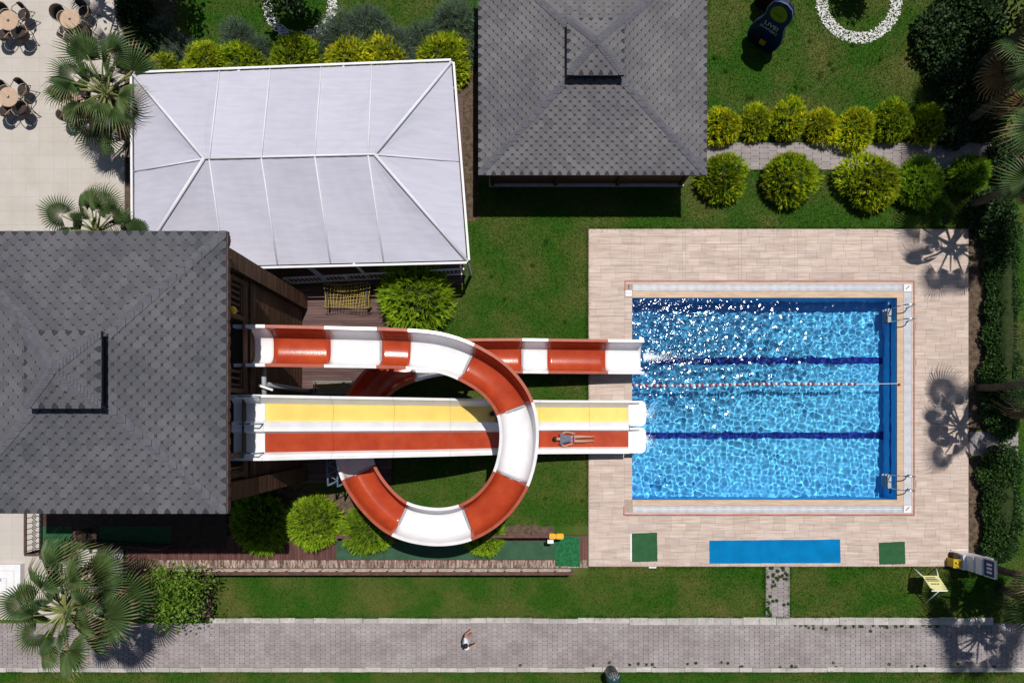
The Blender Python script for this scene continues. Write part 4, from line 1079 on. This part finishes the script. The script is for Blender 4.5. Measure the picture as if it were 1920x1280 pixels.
# ------------------------------------------------------------------ lawn grass blades
areas = [(872, 408, 1102, 985, 1), (1290, 322, 1812, 429, 1), (1326, -30, 1880, 200, .9), (290, -40, 893, 112, .8), (395, 1080, 1434, 1157, 1), (1481, 1064, 1880, 1156, 1), (-40, 1259, 1970, 1310, .9), (1885, 400, 1990, 1150, .8), (886, 345, 1290, 408, 1), (722, 690, 880, 985, 1), (735, 500, 872, 690, 1), (1102, 405, 1290, 429, 1), (1102, 1063, 1434, 1082, 1), (330, 1077, 1102, 1082, 1), (1326, 200, 1880, 268, .8), (480, 905, 722, 945, .1), (1812, 432, 1850, 1050, .15), (858, 108, 897, 408, .3)]
Vs, Ts = [], []
gq = np.random.default_rng(31)
for x0, y0, x1, y1, dn in areas:
    n = int((x1 - x0) * (y1 - y0) / SC ** 2 * 850 * dn)
    P = np.stack([(gq.uniform(x0, x1, n) - NX) / SC, (NY - gq.uniform(y0, y1, n)) / SC], -1)
    cx1, cy1 = (563 - NX) / SC, (NY - 9) / SC; cx2, cy2 = (1610 - NX) / SC, (NY - 2) / SC
    keep = (np.hypot(P[:, 0] - cx1, P[:, 1] - cy1) > 70 / SC) & (np.hypot(P[:, 0] - cx2, P[:, 1] - cy2) > 81 / SC) | (np.hypot(P[:, 0] - cx1, P[:, 1] - cy1) < 51 / SC) | (np.hypot(P[:, 0] - cx2, P[:, 1] - cy2) < 59 / SC)
    P = P[keep]; n = len(P)
    a = gq.uniform(0, 2 * np.pi, n); h = gq.uniform(.035, .085, n); w = gq.uniform(.008, .016, n); ln = gq.uniform(.2, 1.1, n) * h; b = gq.uniform(0, 2 * np.pi, n)
    base = np.concatenate([P, np.zeros((n, 1))], 1); sx = np.stack([np.cos(a), np.sin(a), 0 * a], -1) * w[:, None]
    tip = base + np.stack([np.cos(b) * ln, np.sin(b) * ln, h], -1)
    Vs.append(np.stack([base - sx, base + sx, tip], 1).reshape(-1, 3)); Ts.append(gq.uniform(0, 1, n))
edges = [(1104, 427, 1812, 431, 0), (1099.5, 432, 1103.5, 985, 0), (1103, 1060, 1434, 1064, 0), (1481, 1060, 1812, 1064, 0), (395, 1154.5, 1840, 1159, .02), (-40, 1256.5, 1970, 1260, .02), (1290, 318, 1800, 322, .0), (1432, 1062, 1437, 1157, 0), (1478, 1062, 1483, 1157, 0), (1326, 264, 1800, 269, 0)]
for x0, y0, x1, y1, zb in edges:
    n = int((x1 - x0) * (y1 - y0) / SC ** 2 * 2200); P = np.stack([(gq.uniform(x0, x1, n) - NX) / SC, (NY - gq.uniform(y0, y1, n)) / SC], -1)
    cl = np.sin(P[:, 0] * 7.3) * np.sin(P[:, 0] * 2.9 + P[:, 1] * 5.1) + gq.uniform(-.6, .9, n) > 0; P = P[cl]; n = len(P)
    a = gq.uniform(0, 2 * np.pi, n); h = gq.uniform(.06, .15, n); w = gq.uniform(.008, .018, n); ln = gq.uniform(.5, 1.4, n) * h; b = gq.uniform(0, 2 * np.pi, n)
    base = np.concatenate([P, np.full((n, 1), zb)], 1); sx = np.stack([np.cos(a), np.sin(a), 0 * a], -1) * w[:, None]
    Vs.append(np.stack([base - sx, base + sx, base + np.stack([np.cos(b) * ln, np.sin(b) * ln, h], -1)], 1).reshape(-1, 3)); Ts.append(gq.uniform(0, 1, n))
spots = [(gq.uniform(1437, 1478), 1062 + 95 * gq.uniform(0, 1) ** 1.8, .05) for _ in range(34)] + [(gq.uniform(1480, 1760), 1169 + gq.exponential(3), .04) for _ in range(40)] + [(gq.uniform(900, 1900), gq.uniform(1240, 1250), .035) for _ in range(26)] + [(gq.uniform(1330, 1780), gq.uniform(30, 190), .11) for _ in range(16)] + [(gq.uniform(890, 1095), gq.uniform(430, 960), .09) for _ in range(20)]
for x, y, r_ in spots:
    n = 60; v = W(x, y); a = gq.uniform(0, 6.283, n); rr_ = gq.uniform(0, r_, n) * gq.uniform(.6, 1.2); base = np.stack([v.x + rr_ * np.cos(a), v.y + rr_ * np.sin(a), np.full(n, .045)], -1)
    b = gq.uniform(0, 6.283, n); sx = np.stack([np.cos(b), np.sin(b), 0 * b], -1) * .014; tip = base + np.stack([np.cos(a) * .05, np.sin(a) * .05, gq.uniform(.02, .06, n)], -1)
    Vs.append(np.stack([base - sx, base + sx, tip], 1).reshape(-1, 3)); Ts.append(gq.uniform(0, .5, n))
V = np.concatenate(Vs); T = np.concatenate(Ts); F = np.arange(len(V)).reshape(-1, 3)
o = np_mesh('grass_blades', V, F, M['blade'], T); tag(o, 'short mown green grass covering the lawns around the pool', 'grass', None, 'stuff')

# ------------------------------------------------------------------ tables and chairs on the plaza
def make_chair():
    t = thing('cane_armchair', '', 'chair', (0, 0, 0)); c = MB()
    c.lathe([(.20, .40), (.235, .41), (.24, .45), (.22, .465)], (0, 0), 20); c.build('seat', M['wicker'], t, True, True)
    c = MB(); n = 18; vs = []
    for i in range(n + 1):
        a = R(-78 + 156 * i / n) + math.pi
        for r_, z in ((.26, .46), (.285, .62), (.315, .84), (.298, .84), (.268, .62), (.245, .46)): vs.append((r_ * math.cos(a), r_ * math.sin(a) * 1.02, z - .10 * (abs(i - n / 2) / (n / 2)) ** 2 * (z > .7)))
    fs = [(i * 6 + k, (i + 1) * 6 + k, (i + 1) * 6 + (k + 1) % 6, i * 6 + (k + 1) % 6) for i in range(n) for k in range(6)] + [tuple(range(6)), tuple(range(n * 6 + 5, n * 6 - 1, -1))]
    c.add(vs, fs); c.build('backrest', M['wicker'], t, True, True)
    for s in (-1, 1):
        c = MB(); c.tube([(.24, s * .23, .0), (.25, s * .25, .35), (.27, s * .28, .60), (.18, s * .31, .68), (-.05, s * .32, .69), (-.22, s * .25, .78)], .016, 8); c.build('arm', M['tan'], t, True, True)
        c = MB(); c.tube([(-.12, s * .18, .42), (-.30, s * .24, .0)], .014, 8); c.build('leg', M['wicker'], t, True, True)
        c = MB(); c.tube([(.24, s * .23, .12), (-.26, s * .22, .12)], .010, 6); c.build('stretcher', M['wicker'], t, True, True)
    return t


def make_table():
    t = thing('cafe_table', '', 'table', (0, 0, 0))
    c = MB(); c.lathe([(.36, .715), (.39, .72), (.395, .74), (.39, .75), (.38, .752)], (0, 0), 36); c.build('table_top', M['tabletop'], t, False, True)
    c = MB(); c.lathe([(.05, .05), (.035, .3), (.035, .715)], (0, 0), 14); c.build('pedestal', M['wicker'], t, True, True)
    c = MB(); c.lathe([(.24, 0), (.24, .02), (.06, .06)], (0, 0), 24); c.build('base', M['wicker'], t, True, True)
    c = MB(); c.lathe([(.06, .752), (.062, .758), (.03, .772), (.03, .79)], (0, 0), 18); c.build('parasol_socket', M['steel'], t, True, True)
    return t


ch0, tb0 = make_chair(), make_table(); first = [True, True]
sets = ((17, 40, 'table at the plaza edge near the frame corner', (45, -48, -135, 130)), (132, 37, 'table beside the palm shadow', (48, -40, -110, 150)), (17, 183, 'table halfway along the plaza', (48, -45, -130, 135)), (138, 192, 'table under the full fan palm', (60, -40, -125, 150)))
names = ('plaza table nearest the top planting corner', 'plaza table just above the full fan palm', 'plaza table standing alone in the open', 'plaza table hidden under the full fan palm')
for k, (x, y, nm, angs) in enumerate(sets):
    q = W(x, y, .75); t = tb0 if first[1] else dup(tb0); first[1] = False; t.location = (q.x, q.y, .05)
    tag(t, 'round tan ' + ('cafe table, ' + names[k]), 'table', 'cafe tables on the plaza')
    for a in angs:
        cobj = ch0 if first[0] else dup(ch0); first[0] = False; aa = R(a); d = .56 + random.uniform(-.03, .05)
        cobj.location = (q.x + d * math.cos(aa), q.y + d * math.sin(aa), .05); cobj.rotation_euler = (0, 0, aa + math.pi + random.uniform(-.3, .3))
        tag(cobj, 'dark cane armchair at the ' + names[k], 'chair', 'cane armchairs at the ' + names[k])

# ------------------------------------------------------------------ blue promo boards on the lawn
def promo(label, px, py, h, ang, mat_, lettered):
    q = W(px, py); t = thing('promo_board', label, 'sign', (q.x, q.y, 0), rz=ang)
    s = h / 2.75
    out = [(-.56, .0), (.56, .0), (.66, .35), (.70, .75), (.62, 1.15), (.50, 1.48), (.47, 1.72), (.52, 2.0), (.50, 2.35), (.34, 2.64), (.08, 2.76), (-.22, 2.70), (-.44, 2.46), (-.50, 2.1), (-.45, 1.75), (-.50, 1.48), (-.62, 1.12), (-.70, .7), (-.68, .35)]
    P = [Vector(p_) * s for p_ in out]; n = len(P); c = MB()
    vs = [(p_.x, -.07, p_.y + .03) for p_ in P] + [(p_.x, .07, p_.y + .03) for p_ in P]
    c.add(vs, [tuple(range(n)), tuple(range(2 * n - 1, n - 1, -1))] + [(i, n + i, n + (i + 1) % n, (i + 1) % n) for i in range(n)]); c.build('board', mat_, t, False, True)
    c = MB(); c.tube([(p_.x, -.06, p_.y + .03) for p_ in P], .022, 6, True); c.build('edge_trim', M['bluegrey'], t, True, True)
    c = MB(); c.box((0, .12, .06), (1.0 * s, .5, .12)); c.build('foot', M['black'], t, False, True)
    if lettered:
        c = MB(); E_ = [(.34 * s * math.cos(k * .2618) * (1 - .12 * math.sin(k * .2618)), .40 * s * math.sin(k * .2618) + 2.14 * s) for k in range(24)]
        vs = [(x, -.085, z + .03) for x, z in E_] + [(x, -.06, z + .03) for x, z in E_]
        c.add(vs, [tuple(range(24)), tuple(range(47, 23, -1))] + [(i, 24 + i, 24 + (i + 1) % 24, (i + 1) % 24) for i in range(24)]); f = c.build('lime_face', M['limeface'], t, False, True)
        c = MB(); c.tube([(.16 * s * u, -.09, (2.06 + .06 * u * u) * s) for u in (-1, -.6, -.2, .2, .6, 1)], .012, 6); c.build('curved_mark', M['ink'], f, True, True)
        text('LIVE!', .30 * s, M['white2'], t, (0, -.078, 1.40 * s), (math.pi / 2, 0, 0)); text('JKAMBKI', .20 * s, M['grate'], t, (-.02, -.078, 1.14 * s), (math.pi / 2, 0, 0))
        for x, z, mt in ((-.25, .38, 'maroon'), (.05, .33, 'boxyel')): c = MB(); c.box((x * s, -.08, z * s), (.26 * s, .02, .28 * s)); c.build('picture_patch', M[mt], t, False, True)
    return t


promo('tall navy shaped promo board with lime oval and white LIVE lettering', 1424, 84, 2.75, -.60, M['navy'], True)
promo('dark maroon shaped promo board standing behind the navy one', 1432, 14, 2.0, -.55, M['maroon'], False)

# ------------------------------------------------------------------ lifeguard corner: cabinets, box, notice easel
q = W(1796, 1049); t = thing('notice_stand', 'stacked white cabinets topped by a dark blue framed notice panel', 'stand', (q.x, q.y, .08))
for i, (z0, z1, x0, x1, hw_) in enumerate(((.08, .55, -.15, .5, .30), (.55, .95, -.02, .5, .30), (.95, 1.35, .06, .5, .33))):
    c = MB(); c.rect(q.x + x0, q.y - hw_, q.x + x1, q.y + hw_, z0, z1 - .004); o = c.build('cabinet', M['white2'], t)
    c = MB(); c.rect(q.x + x0 - .012, q.y - hw_ + .05, q.x + x0, q.y + hw_ - .05, z0 + .04, z1 - .05); d = c.build('cabinet_door', M['grate'], o)
c = MB(); c.rect(q.x + .14, q.y - .32, q.x + .18, q.y + .32, 1.36, 1.95); o = c.build('notice_panel', M['signblue'], t)
for a in ((-.35, -.32, 1.35, 1.99), (.32, .35, 1.35, 1.99)): c = MB(); c.rect(q.x + .12, q.y + a[0], q.x + .2, q.y + a[1], a[2], a[3]); c.build('frame', M['white2'], t)
c = MB(); c.rect(q.x + .12, q.y - .32, q.x + .2, q.y + .32, 1.95, 1.99); c.build('frame', M['white2'], t)
for i in range(3):
    c = MB(); c.rect(q.x + .134, q.y - .2 + .15 * i, q.x + .14, q.y - .12 + .15 * i, 1.5, 1.78); c.build('printed_mark', M['grate'], o)
q = W(1779, 1051); t = thing('yellow_crate', 'yellow plastic box standing against the white cabinets', 'box', (q.x, q.y, .082))
c = MB(); c.box((q.x, q.y, .30), (.30, .32, .42)); c.build('body', M['boxyel'], t)
c = MB(); c.box((q.x, q.y, .53), (.33, .35, .04)); c.build('lid', M['boxyel'], t)
for i in (-1, 1): c = MB(); c.box((q.x + i * .07, q.y + .02, .553), (.05, .08, .006)); c.build('printed_mark', M['ink'], t)
q = W(1781, 1038); c = MB(); c.box((q.x, q.y, .22), (.18, .2, .27)); c.box((q.x, q.y, .37), (.2, .22, .03)); o = c.build('brown_crate', M['dkwood']); tag(o, 'small dark brown crate behind the yellow plastic box', 'crate')
c = MB(); c.tube([W(1783, 1031, .12), W(1814, 1030, .12)], .03, 10); o = c.build('white_pole', M['white2'], None, True); tag(o, 'short white pole lying beside the white cabinets', 'pole')

t = thing('notice_easel', 'pale yellow notice board on a white three legged easel beside the deck', 'notice board', W(1740, 1090, 0))
bn, bs = .75, 1.35
Bq = [W(1729, 1079, bn), W(1759, 1079, bn), W(1777, 1106, bs), W(1747, 1106, bs)]
nr = (Bq[1] - Bq[0]).cross(Bq[3] - Bq[0]).normalized()
if nr.z < 0: nr = -nr
c = MB(); r_ = [Bq[0], Bq[1], Bq[2], lerp(Bq[2], Bq[3], .8), lerp(Bq[3], Bq[0], .18)]
n = len(r_); c.add([p_ + nr * .012 for p_ in r_] + [p_ - nr * .012 for p_ in r_], [tuple(range(n)), tuple(range(2 * n - 1, n - 1, -1))] + [(i, (i + 1) % n, n + (i + 1) % n, n + i) for i in range(n)]); brd = c.build('board', M['signyel'], t)
for row, (v, segs, hgt) in enumerate(((.14, (.18, .30, .42, .54, .66), .045), (.25, (.12, .24, .36, .48, .60, .72), .045), (.36, (.14, .27, .40, .53, .66, .78), .045), (.58, (.28, .46, .64), .05))):
    for u in segs:
        p_ = lerp(lerp(Bq[0], Bq[1], u), lerp(Bq[3], Bq[2], u), v) + nr * .014; du = (Bq[1] - Bq[0]).normalized() * .045; dv = (Bq[3] - Bq[0]).normalized() * hgt * .5
        c = MB(); c.add([p_ - du - dv, p_ + du - dv, p_ + du + dv, p_ - du + dv], [(0, 1, 2, 3)]); c.build('print_line', M['ink'], brd)
for a, b in ((W(1711, 1063), Bq[0]), (W(1755, 1064), Bq[1]), (W(1734, 1131), lerp(Bq[3], Bq[2], .5))):
    c = MB(); c.tube([a, b], .022, 8); c.build('leg', M['white2'], t, True)
c = MB(); c.bar(Bq[3] + nr * -.03, Bq[2] + nr * -.03, .04); c.build('top_bar', M['white2'], t)

q = W(1150, 1272, .8); t = thing('domed_bin', 'dark teal domed metal litter bin with copper slots on the grass verge', 'litter bin', (q.x, q.y, 0))
c = MB(); c.lathe([(.24, 0), (.27, .05), (.28, .75), (.29, .78)], (q.x, q.y), 24); c.build('body', M['teal'], t, True)
c = MB(); c.lathe([(.30, .78), (.29, .84), (.24, .95), (.15, 1.03), (.05, 1.07), (.02, 1.075)], (q.x, q.y), 24); dome = c.build('dome', M['teal'], t, True)
for k in range(6):
    a = R(35 + 22 * k); c = MB(); c.tube([(q.x + r * math.cos(a), q.y + r * math.sin(a), z + .012) for r, z in ((.285, .84), (.235, .955), (.15, 1.03))], .014, 6); c.build('rib', M['grey'], dome)
for k in range(3):
    a = R(68 + 22 * k); c = MB(); c.tube([(q.x + r * math.cos(a), q.y + r * math.sin(a), z + .004) for r, z in ((.275, .87), (.22, .965))], .022, 6); c.build('slot', M['copper'], dome)


# ------------------------------------------------------------------ people
def skin_mesh(name, verts, edges, radii, mat_, parent, root=0, sub=2):
    me = bpy.data.meshes.new(name); me.from_pydata([tuple(v) for v in verts], edges, []); o = link(name, me, parent); me.materials.append(mat_)
    md = o.modifiers.new('skin', 'SKIN'); md.use_smooth_shade = True
    for i, v in enumerate(me.skin_vertices[0].data):
        r_ = radii[i]; v.radius = r_ if isinstance(r_, tuple) else (r_, r_); v.use_root = (i == root)
    s = o.modifiers.new('sub', 'SUBSURF'); s.levels = s.render_levels = sub
    return o


def person(label, loc, rot, J, top, bottom, top_r, bot_r, hair_long, group=None):
    """J: joint name -> local position; z up for the standing figure"""
    t = thing('person', label, 'person', loc, group); t.rotation_euler = rot
    J = {k: Vector(v) for k, v in J.items()}; names = ['pelvis', 'waist', 'chest', 'neck', 'head', 'crown']; vs = [J[n_] for n_ in names]; es = [(i, i + 1) for i in range(5)]
    rad = [(.135, .10), (.11, .085), (.135, .095), .05, .085, .065]; ix = {n_: i for i, n_ in enumerate(names)}

    def chain(root, pts, rs):
        prev = ix[root] if isinstance(root, str) else root
        for p_, r_ in zip(pts, rs): vs.append(Vector(p_)); rad.append(r_); es.append((prev, len(vs) - 1)); prev = len(vs) - 1
        return prev
    for s in ('l', 'r'):
        w_ = chain('chest', [J['sh_' + s], J['el_' + s], J['wr_' + s]], [.055, .04, .027])
        d = (J['wr_' + s] - J['el_' + s]).normalized(); sd = d.cross(Vector((.1, .2, 1))).normalized(); pm = chain(w_, [J['wr_' + s] + d * .07], [(.036, .02)])
        for k, L in enumerate((.062, .075, .07, .055)):
            o_ = sd * (.026 - .017 * k); chain(pm, [J['wr_' + s] + d * .10 + o_, J['wr_' + s] + d * (.10 + L * .55) + o_ * 1.1, J['wr_' + s] + d * (.10 + L) + o_ * 1.1 - d.cross(sd) * .012], [.009, .008, .007])
        chain(w_, [J['wr_' + s] + d * .045 + sd * .042, J['wr_' + s] + d * .085 + sd * .058], [.010, .008])
        chain('pelvis', [J['hip_' + s], J['kn_' + s], J['an_' + s], J['to_' + s]], [.085, .057, .037, .03])
    skin_mesh('body', vs, es, rad, M['skin'], t, 0, 2)
    sv = [J['hip_l'] * .3 + J['pelvis'] * .7, J['waist'], J['chest'], J['neck'] * .35 + J['chest'] * .65]; se = [(0, 1), (1, 2), (2, 3)]; sr = [(.155 * top_r, .12 * top_r), (.135 * top_r, .11 * top_r), (.155 * top_r, .118 * top_r), .07]
    for s in ('l', 'r'): sv += [J['sh_' + s], J['sh_' + s] * .5 + J['el_' + s] * .5]; k = len(sv); se += [(2, k - 2), (k - 2, k - 1)]; sr += [.075 * top_r, .062 * top_r]
    if top_r: skin_mesh('top', sv, se, sr, top, t, 0, 2)
    bv = [J['waist'] * .4 + J['pelvis'] * .6, J['pelvis']]; be = [(0, 1)]; br = [(.145, .11), (.152, .118)]
    for s in ('l', 'r'): bv += [J['hip_' + s], J['hip_' + s] * (1 - bot_r) + J['kn_' + s] * bot_r]; k = len(bv); be += [(1, k - 2), (k - 2, k - 1)]; br += [.10, .085]
    skin_mesh('bottoms', bv, be, br, bottom, t, 1, 2)
    hd = J['head']; up = (J['crown'] - J['head']).normalized(); back = -J['face'].normalized()
    c = MB(); cc = hd + up * .035 + back * .022; c.ball(cc, (.098, .098, .098), 14, 10, jit=.03)
    if hair_long: c.ball(cc + back * .05 - up * .08, (.075, .075, .10), 10, 8, jit=.06); c.ball(cc + back * .07 - up * .17, (.055, .055, .08), 10, 8, jit=.06)
    c.build('hair', M['hair'], t, True, True)
    fc = J['face'].normalized(); sd = fc.cross(up).normalized()
    c = MB(); c.ball(hd + fc * .088 - up * .012, (.013, .013, .018), 6, 5); c.build('nose', M['skin'], t, True, True)
    for s in (-1, 1): c = MB(); c.ball(hd + fc * .076 + sd * .030 * s + up * .012, .011, 6, 5); c.build('eye', M['ink'], t, True, True)
    return t


STAND = {'pelvis': (0, 0, .86), 'waist': (.01, 0, 1.02), 'chest': (.02, 0, 1.22), 'neck': (.03, 0, 1.40), 'head': (.05, 0, 1.50), 'crown': (.05, 0, 1.60), 'face': (1, 0, -.15),
         'sh_l': (.02, .17, 1.33), 'el_l': (.03, .30, 1.10), 'wr_l': (.20, .38, .98), 'sh_r': (.02, -.17, 1.33), 'el_r': (.08, -.24, 1.08), 'wr_r': (.32, -.13, 1.12),
         'hip_l': (0, .09, .82), 'kn_l': (.16, .09, .46), 'an_l': (.14, .09, .08), 'to_l': (.30, .10, .035), 'hip_r': (0, -.09, .82), 'kn_r': (.02, -.09, .45), 'an_r': (-.16, -.09, .10), 'to_r': (-.04, -.10, .035)}
q = W(877, 1187); person('person in white shirt and pink shorts walking along the paved road', (q.x, q.y, .05), (0, 0, R(8)), STAND, M['shirt'], M['pink'], 1.25, .6, False)
q = W(884, 1209, 1.1); c = MB(); c.box((q.x, q.y, 1.13), (.08, .15, .012), .3); c.box((q.x, q.y, 1.138), (.065, .13, .004), .3); o = c.build('phone', M['ink']); tag(o, 'small dark phone held by the person in the white shirt', 'phone')
# lying figures: local x = towards the feet, z = up from the lane
LIE = {'pelvis': (.0, 0, .11), 'waist': (-.16, 0, .11), 'chest': (-.36, 0, .12), 'neck': (-.54, 0, .12), 'head': (-.64, 0, .13), 'crown': (-.74, 0, .14), 'face': (.15, 0, 1),
       'sh_l': (-.46, .17, .12), 'el_l': (-.24, .27, .08), 'wr_l': (-.02, .24, .07), 'sh_r': (-.46, -.17, .12), 'el_r': (-.30, -.30, .08), 'wr_r': (-.10, -.22, .10),
       'hip_l': (.04, .08, .10), 'kn_l': (.44, .09, .10), 'an_l': (.80, .08, .06), 'to_l': (.90, .09, .15), 'hip_r': (.04, -.08, .10), 'kn_r': (.44, -.09, .10), 'an_r': (.80, -.08, .06), 'to_r': (.90, -.09, .15)}


def on_lane(px, yoff):
    x = W(px, 0, 1.0).x; i = min(range(len(rpath)), key=lambda k: abs(rpath[k].x - x)); d = rfr[i]
    return (rpath[i].x, YR + yoff, rpath[i].z + .012), (0, -math.asin(d.z), 0)


l_, r_ = on_lane(1073, -.47); person('person in grey top and purple bottoms sliding down the red lane', l_, r_, LIE, M['greycloth'], M['purplecloth'], 1.05, .18, True, 'sliders')
l_, r_ = on_lane(949, .50); person('dark haired person on the yellow lane mostly hidden under the spiral slide', l_, r_, LIE, M['signblue'], M['ink'], 1.0, .2, True, 'sliders')
